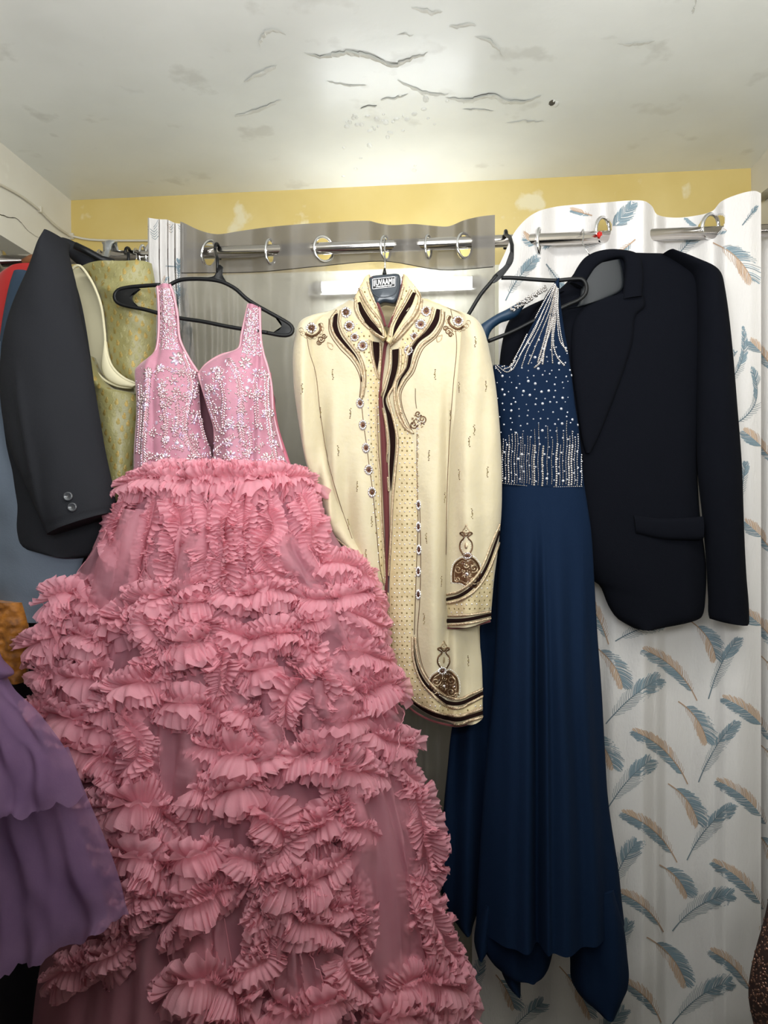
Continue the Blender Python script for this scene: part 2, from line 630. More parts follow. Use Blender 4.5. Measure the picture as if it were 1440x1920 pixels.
def curtain(mb, x0, x1, top, bot, depth, nx, ny, holes=(), xs=None, y_from=0.0, y_to=1.0):
    rows = []
    for j in range(ny + 1):
        t = y_from + (y_to - y_from) * (j / ny) ** 1.6; r = []
        for i in range(nx + 1):
            px = lerp(x0, x1, i / nx)
            ty = top(px); by = bot(px) if callable(bot) else bot
            py = lerp(ty, by, t)
            pxx = px + (xs(px, py) if xs else 0)
            r.append(P(pxx, py, YR + depth(px, py)))
        rows.append(r)

    def skip(j, i):
        if not holes: return False
        a = rows[j][i]; b = rows[j + 1][i + 1]
        cx, cz = (a.x + b.x) / 2, (a.z + b.z) / 2
        for (hx, hz, rx, rz) in holes:
            if ((cx - hx) / rx) ** 2 + ((cz - hz) / rz) ** 2 < 1: return True
        return False
    mb.grid(rows, skip=skip)
    return rows


def eyelet(parent, px, py, rx, rz, dy, r=.0032, n=36, m_=None, tilt=0.0):
    """grommet ring set in the cloth; rx,rz half sizes as seen, dy how far its sides run in depth"""
    c = P(px, py, YR)
    mb = MB(); pts = []
    for k in range(n):
        a = 2 * PI * k / n
        pts.append(c + Vector((rx * math.cos(a) + tilt * math.sin(a), dy * math.cos(a), rz * math.sin(a))))
    mb.tube(pts, r, 9, closed=True)
    # inner flange
    rows = [[c + (p - c) * s_ for p in pts] for s_ in (.86, 1.0)]
    mb.grid(rows, close_u=True)
    return build('eyelet', mb, m_ or M_chrome, parent)


# ---- sheer grey curtain
sheer = thing('sheer_curtain', 'sheer dark grey eyelet curtain behind the cream coat and pink gown', 'curtain', (P(640, 460, YR).x, YR, .02))
dk = knots([(335, -.034), (362, -.034), (393, -.004), (430, .034), (470, .034), (507, 0), (548, -.032), (607, 0), (640, .032), (690, .032),
            (723, 0), (762, -.033), (802, 0), (822, .030), (850, .030), (872, 0), (898, -.030), (932, -.022)])


def sheer_d(px, py):
    k = 1 - .55 * sm(600, 1200, py)
    d = dk(px) * k
    t = sm(500, 640, py)
    d += t * (.010 * math.sin(px * .105 + 2.2 * fn1(px * .012, py * .002)) + .008 * fn1(px * .035, py * .003, 4))
    d += .010 * sm(380, 460, 800 - abs(px - 400)) * 0
    d += .006 * fn1(px * .05, py * .012, 8) * sm(470, 520, py)
    # dense gathers at the left, beside the feather strip
    if px < 470: d += t * .010 * math.sin(px * .30 + fn1(px * .02, py * .004) * 3) * sm(470, 430, px)
    return max(-.040, min(.05, d))


stop = topf([(330, 412), (345, 418), (370, 430), (392, 437), (412, 439), (450, 433), (520, 424), (600, 418), (690, 414), (712, 419), (735, 422),
             (775, 420), (820, 424), (842, 424), (870, 413), (900, 406), (926, 403), (936, 403)])
sbot = P(600, 2150, YR)
ey = [(393, 476, .012, .030, .020, .006), (507, 472, .0085, .028, .012, 0), (607, 467, .020, .029, .014, 0), (723, 465, .010, .027, .012, 0),
      (803, 463, .0065, .026, .012, 0), (871, 461, .0165, .028, .012, 0)]


def holes(e):
    r = []
    for q in e:
        c = P(q[0], q[1], YR); r.append((c.x, c.z, q[2] * .98, q[3] * .98))
    return r


m = MB(); curtain(m, 338, 928, stop, 2150, sheer_d, 420, 330, holes(ey), xs=lambda px, py: -38 * sm(900, 1500, py) * sm(600, 925, px)); SHEER = m
build('curtain_panel', m, M_sheer, sheer)
# doubled header hem, ends at the stitched line
m = MB(); seam = topf([(335, 512), (480, 510), (600, 499), (720, 490), (830, 506), (930, 500)])
curtain(m, 338, 928, stop, seam, lambda x, y: sheer_d(x, y) + .0035, 420, 60, holes(ey)); build('header_hem', m, M_sheer2, sheer)
m = MB(); pts = [P(x, seam(x), YR + sheer_d(x, seam(x)) - .001) for x in range(340, 928, 3)]; m.tube(pts, .0009, 5); build('seam', m, M_dark, sheer)
for q in ey: eyelet(sheer, q[0], q[1], q[2], q[3], q[4], tilt=q[5])

# ---- the printed feather curtain
fc = thing('feather_curtain', 'white eyelet curtain printed with blue and tan feathers, hanging behind the black blazer', 'curtain',
           (P(1180, 460, YR).x, YR, .02))
fk = knots([(940, -.026), (968, -.030), (1010, 0), (1045, .036), (1092, .036), (1132, 0), (1160, -.036), (1205, -.036), (1229, 0), (1250, .034), (1292, .034),
            (1335, 0), (1362, -.034), (1405, -.034), (1428, -.028)])


def feath_d(px, py):
    d = fk(px) * (1 - .45 * sm(560, 1000, py))
    t = sm(560, 760, py)
    d += t * (.007 * math.sin(px * .04 + fn1(px * .01, py * .0015) * 2) + .008 * fn1(px * .018, py * .0022, 3))
    # gently creased below the gown
    d += .008 * sm(1400, 1900, py) * fn1(px * .012, py * .01, 7)
    return max(-.038, min(.045, d))


ftop = topf([(925, 520), (945, 478), (962, 440), (985, 412), (1010, 396), (1040, 388), (1075, 384), (1130, 380), (1180, 376), (1208, 377), (1222, 386),
             (1232, 402), (1262, 408), (1300, 405), (1335, 396), (1352, 378), (1385, 364), (1415, 358), (1430, 364)])
fe = [(1011, 452, .0055, .028, .012, 0), (1130, 431, .0165, .028, .011, .002), (1332, 424, .0205, .026, .012, .004)]
m = MB(); FXS = lambda px, py: -50 * sm(900, 1500, py) * (1 - sm(925, 1250, px))
curtain(m, 935, 1427, ftop, 2150, feath_d, 380, 330, holes(fe), xs=FXS)
FC = Surf(m)


def feather(mb, sf, bx, by, tx, ty, wl_, wr_, cl, cr_, bend=0.0, open_l=0.0, open_r=0.0, stem=.10, seed=0, dens=1.0, plane=None):
    """printed feather: quill, filled vane strokes and darker barbs, all lying in the cloth surface.
    b = quill foot, t = tip, wl_/wr_ vane widths (px) left/right seen from foot to tip"""
    R = random.Random(seed)
    dx, dy = tx - bx, ty - by; L = math.hypot(dx, dy); dx /= L; dy /= L
    nx, ny = dy, -dx            # left-hand normal in image space (y down)

    def ax(t):
        o = bend * L * 4 * t * (1 - t)
        return bx + dx * L * t + nx * o, by + dy * L * t + ny * o

    def put(pts, w0, w1, mi, off):
        rows = []
        n = len(pts)
        for i, q in enumerate(pts):
            a = pts[max(0, i - 1)]; b = pts[min(n - 1, i + 1)]
            ex, ey_ = b[0] - a[0], b[1] - a[1]; l = math.hypot(ex, ey_) or 1; ex, ey_ = -ey_ / l, ex / l
            w_ = lerp(w0, w1, i / (n - 1)) / 2
            h1, n1 = sf.hit(q[0] + ex * w_, q[1] + ey_ * w_, off); h2, n2 = sf.hit(q[0] - ex * w_, q[1] - ey_ * w_, off)
            if h1 is None or h2 is None or (h1 - h2).length > .03: return
            rows.append([h1, h2])
        mb.cur = mi; mb.grid(rows)

    nb = int(L * .58 * dens)
    for side, wd, cc, op in ((1, wl_, cl, open_l), (-1, wr_, cr_, open_r)):
        fill, line = cc
        for k in range(nb):
            t = stem + (1 - stem) * (k + R.random() * .6) / nb
            env = (math.sin(PI * min(1, (t - stem) / (1 - stem) * .93 + .07)) ** .45)
            if t > .80: env *= 1.0
            w_ = wd * env * R.uniform(.80, 1.1)
            x, y = ax(t); x2, y2 = ax(min(1, t + .02)); ux, uy = x2 - x, y2 - y; l = math.hypot(ux, uy) or 1; ux /= l; uy /= l
            vx, vy = (uy * side, -ux * side)
            ang = R.uniform(.85, 1.25) * (1 - .35 * t)
            pts = []
            for s_ in (0, .3, .6, 1.0):
                f_ = w_ * s_ * (.55 + .1 * s_); g = w_ * s_ * (.95 - .35 * s_ * 1) * ang / 1.0
                g = w_ * (s_ - .18 * s_ * s_) * .9
                f_ = w_ * (s_ * .75 + .25 * s_ * s_) * (1.15 - .5 * (1 - t))
                pts.append((x + vx * g + ux * f_, y + vy * g + uy * f_))
            dense = not (op > 0 and t < op)
            if not dense and k % 3: continue
            if dense and R.random() < .66: put(pts, 1.7, 1.0, fill, .0005)
            if k % 2 == 0 or not dense:
                put(pts, .95, .55, line, .0009)
    q = [ax(-.02 + 1.0 * i / 14 * .96) for i in range(15)]
    put(q, 2.2, 1.0, cr_[1] if stem else cl[1], .0012)


BL = (1, 2); TN = (3, 4); SL = (1, 2)
# (foot x, foot y, tip x, tip y, left width, right width, kind, bend)
FEATHERS = [
    # slate feathers with an open lower side
    (1329, 1308, 1384, 1196, 12, 22, 'A', .05), (1138, 1355, 1236, 1272, 24, 28, 'A', .05), (1311, 1464, 1380, 1352, 12, 24, 'A', .05),
    (1142, 1512, 1220, 1424, 22, 28, 'A', .05), (1289, 1610, 1372, 1508, 14, 26, 'A', .06), (1144, 1672, 1194, 1578, 22, 28, 'A', .05),
    (1262, 1743, 1373, 1676, 24, 28, 'A', .10), (1262, 1917, 1370, 1840, 26, 28, 'A', .08), (1155, 1201, 1245, 1168, 18, 20, 'A', .05),
    (1100, 1985, 1170, 1892, 24, 26, 'A', .05), (960, 1930, 1018, 1880, 20, 24, 'A', .05), (884, 1880, 903, 1802, 18, 16, 'A', .0),
    (1150, 1800, 1180, 1728, 18, 18, 'A', .0), (1073, 468, 1187, 380, 18, 22, 'A', -.08), (949, 562, 1007, 482, 14, 16, 'A', .05),
    (1024, 496, 1058, 542, 10, 12, 'A', .0), (1265, 484, 1303, 442, 14, 18, 'A', .0), (1301, 742, 1392, 612, 8, 12, 'A', -.25),
    (1388, 940, 1398, 866, 10, 12, 'A', .0), (1368, 800, 1408, 690, 10, 16, 'A', -.25), (1376, 668, 1378, 660, 6, 6, 'A', 0),
    (1392, 422, 1420, 386, 6, 6, 'A', .0),
    # long feathers: blue below, tan above
    (1306, 1311, 1206, 1218, 15, 22, 'B', -.10), (1288, 1467, 1187, 1370, 15, 22, 'B', -.10), (1268, 1614, 1167, 1523, 15, 22, 'B', -.10),
    (1242, 1745, 1158, 1672, 15, 20, 'B', -.10), (1238, 1915, 1172, 1842, 15, 20, 'B', -.10), (1456, 1404, 1356, 1308, 15, 22, 'B', -.10),
    (1444, 1560, 1345, 1464, 15, 22, 'B', -.10), (1440, 1722, 1336, 1616, 15, 22, 'B', -.10), (1412, 1868, 1332, 1782, 14, 20, 'B', -.10),
    (1141, 1206, 1096, 1120, 14, 18, 'B', -.05), (1470, 1238, 1396, 1148, 16, 24, 'B', -.08), (1375, 430, 1284, 404, 14, 12, 'B', .15),
    (1052, 432, 982, 446, 20, 14, 'B', .25), (1456, 704, 1406, 640, 14, 20, 'B', -.05), (1456, 874, 1394, 808, 14, 20, 'B', -.05),
    (1456, 1046, 1396, 978, 14, 20, 'B', -.05), (1110, 404, 1070, 394, 8, 8, 'B', 0),
    # short round feathers: blue right, tan left
    (1297, 1166, 1343, 1236, 23, 16, 'C', .10), (1273, 1316, 1326, 1392, 23, 16, 'C', .10), (1112, 1210, 1168, 1288, 23, 14, 'C', .10),
    (1254, 1470, 1310, 1546, 23, 16, 'C', .10), (1100, 1370, 1150, 1440, 23, 14, 'C', .10), (1237, 1622, 1289, 1680, 22, 13, 'C', .10),
    (1214, 1758, 1287, 1848, 22, 16, 'C', .10), (1339, 456, 1410, 526, 27, 18, 'C', .10), (1429, 1231, 1462, 1300, 21, 14, 'C', .1),
    (1426, 1396, 1462, 1460, 21, 14, 'C', .1), (1419, 1561, 1452, 1630, 21, 14, 'C', .1), (1414, 1726, 1452, 1800, 21, 14, 'C', .1),
    (1050, 1813, 1108, 1908, 21, 13, 'C', .05), (930, 1828, 964, 1890, 21, 12, 'C', .05), (1190, 450, 1142, 490, 15, 8, 'C', .0),
]
for k, (bx, by, tx, ty, a_, b_, kd, bend) in enumerate(FEATHERS):
    if kd == 'A': feather(m, FC, bx, by, tx, ty, a_, b_, SL, SL, bend, open_l=.55, open_r=.62, stem=.14, seed=k)
    elif kd == 'B': feather(m, FC, bx, by, tx, ty, b_ * 1.0, a_ * 1.15, BL, TN, bend, open_r=.36, stem=.12, seed=k)
    else: feather(m, FC, bx, by, tx, ty, a_ * 1.2, b_ * 1.25, BL, TN, bend, open_r=.45, stem=.16, seed=k)
FM = [M_feath, M_fblue, M_fslate, M_ftan, M_fbrown]
build('curtain_panel', m, FM, fc)
for q in fe: eyelet(fc, q[0], q[1], q[2], q[3], q[4], r=.004, tilt=q[5])
# doubled header at the top of the feather curtain
m = MB(); fseam = topf([(935, 560), (1000, 520), (1100, 500), (1220, 480), (1330, 462), (1430, 452)])
curtain(m, 940, 1425, ftop, fseam, lambda x, y: feath_d(x, y) + .004, 300, 40, holes(fe)); build('header_hem', m, M_feath, fc)

# ---- second panel of the same print, at the right edge of the picture
f2 = thing('feather_curtain', 'narrow edge of a feather print curtain at the far right, lower beside the right wall', 'curtain',
           (P(1460, 460, YR + .06).x, YR, .02))
m = MB()
curtain(m, 1372, 1640, lambda x: 430, 2150, lambda x, y: .050 + .018 * math.sin(x * .09 + .3) + .008 * fn1(x * .02, y * .003), 120, 200)
F2 = Surf(m)
for k, (bx, by, tx, ty, a_, b_, kd, bend) in enumerate(FEATHERS):
    if max(bx, tx) > 1425 and kd == 'B': feather(m, F2, bx, by, tx, ty, b_, a_ * 1.15, BL, TN, bend, open_r=.36, stem=.12, seed=k + 99)
    elif max(bx, tx) > 1425 and kd == 'C': feather(m, F2, bx, by, tx, ty, a_ * 1.1, b_ * 1.15, BL, TN, bend, open_r=.45, stem=.16, seed=k + 99)
build('curtain_panel', m, FM, f2)

# ---- gathered strip of the feather print between vest and sheer
f3 = thing('feather_curtain', 'tightly gathered feather print curtain, a white strip between the brocade vest and the grey sheer', 'curtain',
           (P(310, 460, YR).x, YR, .02))
sk = knots([(276, .0), (280, -.030), (297, -.034), (298.5, .0), (300, -.026), (313, -.033), (314.5, .0), (316, -.026), (326, -.032), (328, .0), (330, -.026), (343, -.030), (352, .01)])
m = MB()
curtain(m, 277, 350, topf([(277, 408), (297, 411), (314, 412), (328, 418), (345, 420), (352, 421)]), 1500,
        lambda x, y: sk(x) * (1 - .3 * sm(500, 700, y)) + .004 * fn1(x * .05, y * .01), 146, 120,
        xs=lambda px, py: 26 * sm(480, 800, py))
F3 = Surf(m)
for k, (bx, by, tx, ty, a_, b_, kd) in enumerate([(292, 455, 285, 400, 16, 16, 'A'), (322, 440, 318, 408, 9, 9, 'B'), (342, 440, 338, 410, 8, 8, 'A'),
                                                  (334, 580, 336, 486, 14, 14, 'A'), (312, 499, 330, 500, 1, 1, 'A'), (350, 600, 338, 540, 14, 14, 'A'),
                                                  (352, 700, 360, 610, 16, 18, 'A'), (338, 640, 345, 600, 14, 14, 'A'), (300, 545, 312, 520, 8, 8, 'B')]):
    feather(m, F3, bx, by, tx, ty, a_, b_, SL if kd == 'A' else TN, SL if kd == 'A' else BL, 0, open_l=.7, open_r=.7, stem=.1, seed=k + 300)
build('curtain_panel', m, FM, f3)
# the strip's rings on the rod, at its left
for k, px in enumerate((250, 262)):
    py = rodpy(px); eyelet(f3, px + 18, py + 2, .004, .027, .010, r=.003)
# ================================================================== CREAM COAT
YS = 1.535
M_cream = mat('cream_jacquard', '#cfc3a6', .55, col2='#cfc2a0', nscale=110, ncontrast=.5, bump=.35, bscale=150, sheen=.3, weave=.2, wscale=600,
              bump2=.28, bscale2=16)
M_cream2 = mat('cream_brocade_front', '#dbcba4', .55, col2='#cdb98d', nscale=60, bump=.3, bscale=180, weave=.2, wscale=600)
M_lin = mat('tan_lining', '#cfbe96', .6, bump=.2, bscale=60)
M_vel = mat('dark_brown_velvet', '#1c0b09', .95, spec=.15)
M_mar = mat('maroon_piping', '#5c1519', .7, sheen=.4)
M_gold = mat('antique_gold_braid', '#dccbae', .26, metal=.7, col2='#a08566', nscale=300, bump=.3, bscale=900)
M_bronze = mat('bronze_thread', '#7b5a3d', .42, metal=.6, col2='#4f3626', nscale=260)
M_gem = mat('clear_crystal', '#e8e4e6', .10, metal=.75)
M_red = mat('garnet_stone', '#4a1512', .2, coat=.6)
M_olive = mat('olive_bead', '#8c7b50', .3, metal=.6)

coat = thing('cream_coat', 'long cream brocade wedding coat with dark velvet trim, gold braid and crystal flowers',
             'coat', (P(740, 900, YS).x, YS, P(740, 1350, YS).z))


def fold_v(amps, seed):
    def f(u, v, px, py):
        s = 0
        for (c, wd, a, v0, v1) in amps:
            s += a * math.exp(-((px - c) / wd) ** 2) * sm(v0, v1, py)
        s += .004 * fn1(px * .012, py * .006, seed) + .002 * fn1(px * .04, py * .02, seed + 3)
        return s
    return f


# back of the coat, seen at the neck and between the fronts
mbk = MB()
panel(mbk, [((662, 566), (800, 560)), ((600, 600), (880, 600)), ((592, 760), (885, 760)), ((640, 1000), (890, 1000)), ((700, 1200), (900, 1200)), ((722, 1300), (902, 1332))],
      YS + .055, .004, .006, 24, 40)
build('back_panel', mbk, M_lin, coat)
# left front (as seen)
fl = fold_v([(628, 16, .018, 700, 900), (655, 14, -.014, 800, 1000), (690, 30, .012, 760, 1000), (610, 12, -.02, 720, 850)], 1)
mfl = MB()
panel(mfl, [((652, 566), (692, 590)), ((626, 580), (722, 636)), ((584, 604), (722, 660)), ((572, 640), (719, 700)), ((578, 760), (713, 752)), ((606, 880), (717, 890)),
            ((640, 980), (721, 960)), ((668, 1060), (723, 1060)), ((690, 1140), (723, 1140)), ((712, 1240), (722, 1250)), ((722, 1300), (724, 1300))],
      YS, lambda v: .040 * (1 - .55 * v), .01, 60, 150, fold=fl, pw=.6)
build('left_front', mfl, M_cream, coat)
fr_ = fold_v([(838, 9, -.020, 680, 850), (815, 20, .016, 780, 1000), (778, 12, -.004, 800, 1000), (850, 14, .012, 1150, 1250), (872, 10, -.008, 1180, 1300)], 2)
mfr = MB()
panel(mfr, [((742, 620), (790, 562)), ((726, 648), (840, 578)), ((722, 672), (880, 596)), ((716, 720), (893, 625)), ((718, 760), (890, 760)), ((726, 850), (880, 860)),
            ((730, 960), (884, 960)), ((730, 1080), (890, 1080)), ((727, 1180), (897, 1180)), ((733, 1252), (903, 1240)), ((750, 1300), (905, 1290)),
            ((790, 1332), (905, 1316)), ((835, 1352), (905, 1334)), ((870, 1359), (905, 1346))],
      YS - .008, lambda v: .042 * (1 - .5 * v), .01, 80, 160, fold=fr_, pw=.6)
build('right_front', mfr, M_cream, coat)
# sleeves
fsl = fold_v([(575, 9, .012, 640, 760), (600, 10, -.012, 760, 880), (625, 8, .010, 850, 950)], 3)
msl = MB()
panel(msl, [((626, 582), (640, 580)), ((585, 592), (604, 602)), ((562, 606), (590, 640)), ((551, 650), (596, 700)), ((551, 720), (603, 770)), ((562, 800), (612, 840)), ((578, 880), (628, 900)),
            ((604, 960), (644, 955)), ((634, 1015), (662, 1000)), ((664, 1046), (682, 1030)), ((690, 1072), (705, 1056))],
      YS - .004, lambda v: .004 + .032 * sm(0, .16, v), .022, 40, 110, fold=fsl, pw=.5)
build('left_sleeve', msl, M_cream, coat)
fsr = fold_v([(870, 16, .010, 700, 900), (905, 14, -.008, 640, 800), (858, 9, -.006, 900, 1100), (890, 18, .006, 900, 1100)], 4)
msr = MB()
panel(msr, [((838, 577), (846, 579)), ((862, 590), (893, 600)), ((862, 615), (908, 622)), ((860, 650), (918, 660)), ((852, 720), (929, 720)), ((845, 800), (937, 800)), ((842, 880), (941, 890)),
            ((839, 960), (940, 965)), ((836, 1040), (933, 1035)), ((835, 1110), (926, 1090)), ((838, 1174), (920, 1160))],
      YS - .014, lambda v: .004 + .046 * sm(0, .16, v), .022, 60, 140, fold=fsr, pw=.5)
build('right_sleeve', msr, M_cream, coat)
# standing collar
mcl = MB()
panel(mcl, [((683, 524), (694, 516)), ((672, 542), (698, 536)), ((664, 562), (701, 552)), ((666, 584), (707, 570)), ((680, 604), (714, 592)), ((700, 624), (720, 612)), ((718, 640), (727, 632))],
      YS - .030, .012, .006, 20, 50, pw=.4)
build('collar', mcl, M_cream2, coat)
mcr = MB()
panel(mcr, [((756, 516), (764, 520)), ((752, 534), (782, 540)), ((748, 555), (790, 556)), ((742, 578), (786, 580)), ((734, 600), (770, 604)), ((728, 622), (750, 628)), ((724, 640), (732, 646))],
      YS - .034, .012, .006, 20, 50, pw=.4)
build('collar', mcr, M_cream2, coat)
SF = Surf(mfl, mfr, mcl, mcr, msl, msr)
# patterned inner bands along both fronts (a second brocade let into the cream)
inlay = MB()
surf_band(inlay, SF, [(684, 690), (690, 740), (699, 860), (706, 960), (712, 1085)], [(712, 706), (711, 740), (714, 860), (718, 960), (722, 1098)], off=.0006, k=5)
surf_band(inlay, SF, [(742, 870), (737, 950), (733, 1050), (731, 1150), (734, 1240), (752, 1290), (785, 1322), (830, 1342), (862, 1347), (903, 1334)],
          [(781, 880), (783, 950), (781, 1050), (777, 1150), (774, 1200), (780, 1262), (803, 1300), (836, 1326), (862, 1330), (903, 1306)], off=.0006, k=8)
surf_band(inlay, SF, [(742, 735), (740, 800), (742, 870)], [(757, 790), (772, 815), (781, 880)], off=.0006, k=5)
surf_band(inlay, SF, [(652, 588), (645, 612), (660, 640), (684, 668), (686, 700)], [(680, 604), (700, 632), (702, 645), (706, 672), (710, 712)], off=.0006, k=5)
surf_band(inlay, SF, [(818, 585), (806, 618), (784, 640), (772, 664), (764, 700)], [(790, 575), (780, 600), (756, 632), (748, 660), (742, 716)], off=.0006, k=5)
surf_band(inlay, SF, [(839, 1125), (876, 1108), (905, 1075), (926, 1030)], [(840, 1152), (878, 1150), (900, 1146), (921, 1136)], off=.0006, k=6)
build('inlay_band', inlay, M_cream2, coat)
SF2 = Surf(mfl, mfr, mcl, mcr, msl, msr, inlay)

# velvet
vel = MB()
Vb = lambda A, B: surf_band(vel, SF2, A, B, off=.0013)
Vb([(626, 592), (624, 612), (630, 632), (645, 650), (661, 668), (673, 688), (677, 716)], [(634, 588), (633, 610), (640, 630), (655, 650), (668, 668), (677, 690), (679, 716)])
Vb([(825, 582), (822, 603), (809, 624), (786, 642), (775, 662), (768, 690), (752, 715), (746, 740), (750, 762)],
   [(818, 580), (812, 600), (798, 622), (780, 640), (768, 660), (762, 690), (748, 715), (744, 740), (748, 762)])
Vb([(671, 568), (674, 584), (684, 602), (700, 618), (716, 630)], [(676, 566), (684, 582), (696, 600), (708, 614), (718, 628)])
Vb([(780, 550), (772, 572), (756, 598), (744, 618), (735, 634)], [(774, 548), (762, 570), (748, 594), (740, 612), (736, 630)])
Vb([(698, 640), (700, 664), (706, 694)], [(711, 642), (711, 664), (707, 696)])
Vb([(736, 656), (735, 690), (726, 728), (720, 750), (726, 780), (732, 830), (731, 880), (733, 920)], [(748, 654), (746, 690), (734, 728), (724, 750), (738, 790), (742, 830), (738, 880), (734, 920)])
Vb([(726, 1080), (725, 1150), (727, 1210), (731, 1250)], [(729, 1080), (729, 1150), (732, 1210), (737, 1250)])
Vb([(774, 1200), (778, 1245), (790, 1275), (808, 1298), (832, 1318), (862, 1322), (904, 1304)], [(776, 1200), (782, 1243), (795, 1272), (813, 1294), (836, 1312), (862, 1315), (904, 1296)])
Vb([(746, 1280), (768, 1312), (800, 1336), (836, 1349), (862, 1352), (904, 1340)], [(748, 1278), (772, 1308), (803, 1330), (838, 1342), (862, 1345), (904, 1332)])
Vb([(838, 1127), (866, 1119), (890, 1100), (912, 1068), (930, 1020), (938, 995)], [(838, 1121), (862, 1114), (886, 1096), (908, 1064), (927, 1016), (936, 990)])
Vb([(839, 1168), (870, 1166), (920, 1155)], [(839, 1160), (870, 1159), (920, 1149)])
build('velvet_trim', vel, M_vel, coat)

# braid
br = MB()
B_ = lambda pts, r=.0024: surf_rope(br, SF2, pts, r * 1.45)
B_([(632, 583), (621, 600), (625, 624), (642, 648), (661, 668), (674, 688), (681, 711), (680, 730), (677, 748)])
B_([(640, 583), (637, 606), (645, 628), (660, 648), (674, 668), (682, 690), (684, 712), (680, 742)])
B_([(829, 583), (828, 603), (814, 628), (790, 648), (780, 668), (771, 694), (756, 716), (747, 738), (752, 772), (760, 795), (773, 812)], .0026)
B_([(812, 578), (806, 602), (792, 624), (776, 640), (764, 662), (758, 692), (744, 714), (740, 740), (745, 772), (757, 798), (772, 812)], .0022)
B_([(673, 538), (682, 558), (694, 578), (708, 596), (716, 612), (719, 630)], .0022)
B_([(690, 530), (696, 552), (706, 574), (715, 594), (722, 612)], .0024)
B_([(667, 560), (668, 582), (680, 604), (700, 622), (718, 634)], .0026)
B_([(676, 556), (686, 578), (700, 600), (712, 614)], .0018)
B_([(780, 545), (786, 560), (776, 590), (756, 615), (736, 640)], .0026)
B_([(770, 544), (758, 568), (744, 592), (734, 612), (731, 630)], .0022)
B_([(757, 536), (750, 560), (740, 586), (729, 612)], .0024)
B_([(790, 562), (786, 586), (768, 612), (748, 634), (733, 648)], .0026)
B_([(694, 638), (697, 664), (704, 694), (710, 711)], .0022)
B_([(713, 642), (713, 668), (712, 690), (710, 710)], .0022)
B_([(733, 655), (731, 690), (722, 725), (716, 748), (722, 780), (728, 820), (727, 870), (730, 920)], .0024)
B_([(751, 654), (750, 690), (740, 722), (729, 744), (734, 768), (742, 800), (746, 830), (742, 880), (737, 935), (734, 1000), (731, 1060), (729, 1110), (731, 1200), (738, 1250)], .0024)
B_([(724, 930), (726, 1000), (724, 1070), (723, 1140), (724, 1210), (728, 1256)], .0022)
B_([(708, 850), (712, 900), (714, 960), (719, 1030), (722, 1098)], .0020)
B_([(705, 760), (706, 800), (708, 850)], .0018)
B_([(774, 1195), (776, 1236), (790, 1276), (812, 1303), (836, 1323), (862, 1327), (904, 1306)], .0024)
B_([(779, 1195), (785, 1238), (798, 1268), (816, 1290), (838, 1306), (862, 1310), (904, 1292)], .0022)
B_([(838, 1339), (865, 1340), (904, 1326)], .0016)
B_([(742, 1258), (755, 1286), (778, 1314), (806, 1330), (838, 1340), (864, 1342), (904, 1328)], .0020)
B_([(738, 1262), (750, 1296), (770, 1322), (800, 1342), (836, 1355), (862, 1357), (904, 1344)], .0024)
B_([(838, 1132), (866, 1125), (892, 1105), (915, 1072), (933, 1024), (939, 1000)], .0022)
B_([(838, 1115), (862, 1109), (884, 1091), (905, 1060), (922, 1018), (936, 984)], .0022)
B_([(840, 1155), (870, 1154), (920, 1146)], .0020)
B_([(840, 1172), (870, 1170), (920, 1159)], .0020)
B_([(630, 1008), (646, 1022), (664, 1036)], .0024)
B_([(634, 1018), (648, 1031), (664, 1044)], .0020)
build('gold_braid', br, M_gold, coat)
# thin bronze outlines
ol = MB()
T_ = lambda pts, r=.0008, m_=None: surf_tube(ol, SF2, pts, r)
T_([(782, 812), (782, 878), (784, 988), (781, 1060), (779, 1126), (777, 1190)])
T_([(787, 940), (789, 1050), (787, 1130), (783, 1190), (790, 1240), (803, 1270), (820, 1285)])
T_([(677, 750), (682, 797), (688, 840), (693, 880), (699, 923), (705, 985), (712, 1060), (719, 1098)])
T_([(845, 580), (856, 640), (850, 720), (843, 820), (838, 930), (836, 1040)], .0007)
T_([(574, 622), (580, 660), (592, 700), (600, 770), (612, 850), (636, 940), (660, 1010)], .0007)
for a, b in (([(617, 598), (618, 624), (636, 652), (657, 674), (669, 692), (676, 714), (674, 745)], 0), ([(834, 585), (832, 606), (818, 632), (795, 652), (785, 672), (776, 698), (761, 718), (752, 740), (757, 772), (776, 814)], 0),
             ([(716, 570), (722, 600)], 0)):
    T_(a, .0009)
build('bronze_outline', ol, M_bronze, coat)
for pts, r in (([(757, 518), (752, 545), (745, 572), (736, 596), (728, 614)], .0030), ([(698, 520), (701, 545), (708, 568), (717, 592), (723, 612)], .0030),
               ([(839, 1176), (870, 1175), (919, 1163)], .0026), ([(746, 1297), (766, 1324), (798, 1345), (836, 1357), (864, 1359), (903, 1346)], .0026)):
    pip = MB(); L_ = crv(pts, 40)
    y_ = YS - .030 if pts[0][1] < 600 else YS - .012
    if pts[0][1] == 1176: y_ = YS - .03
    pip.tube([P(q[0], q[1] + (1.5 if q[1] > 1100 else 0), y_ - (.012 * math.sin(PI * i / 39) if q[1] > 700 else .008)) for i, q in enumerate(L_)], r, 8)
    build('maroon_piping', pip, M_mar, coat)
pk = MB()
panel(pk, [((718, 636), (731, 640)), ((714, 670), (728, 672)), ((711, 716), (724, 716)), ((708, 747), (720, 747)), ((711, 800), (726, 800)), ((714, 880), (732, 880)), ((717, 947), (733, 950)),
           ((720, 1005), (732, 1005)), ((720, 1071), (730, 1071)), ((719, 1150), (729, 1150)), ((719, 1236), (733, 1246))], YS - .001, .010, .004, 8, 80)
build('maroon_facing', pk, M_mar, coat)

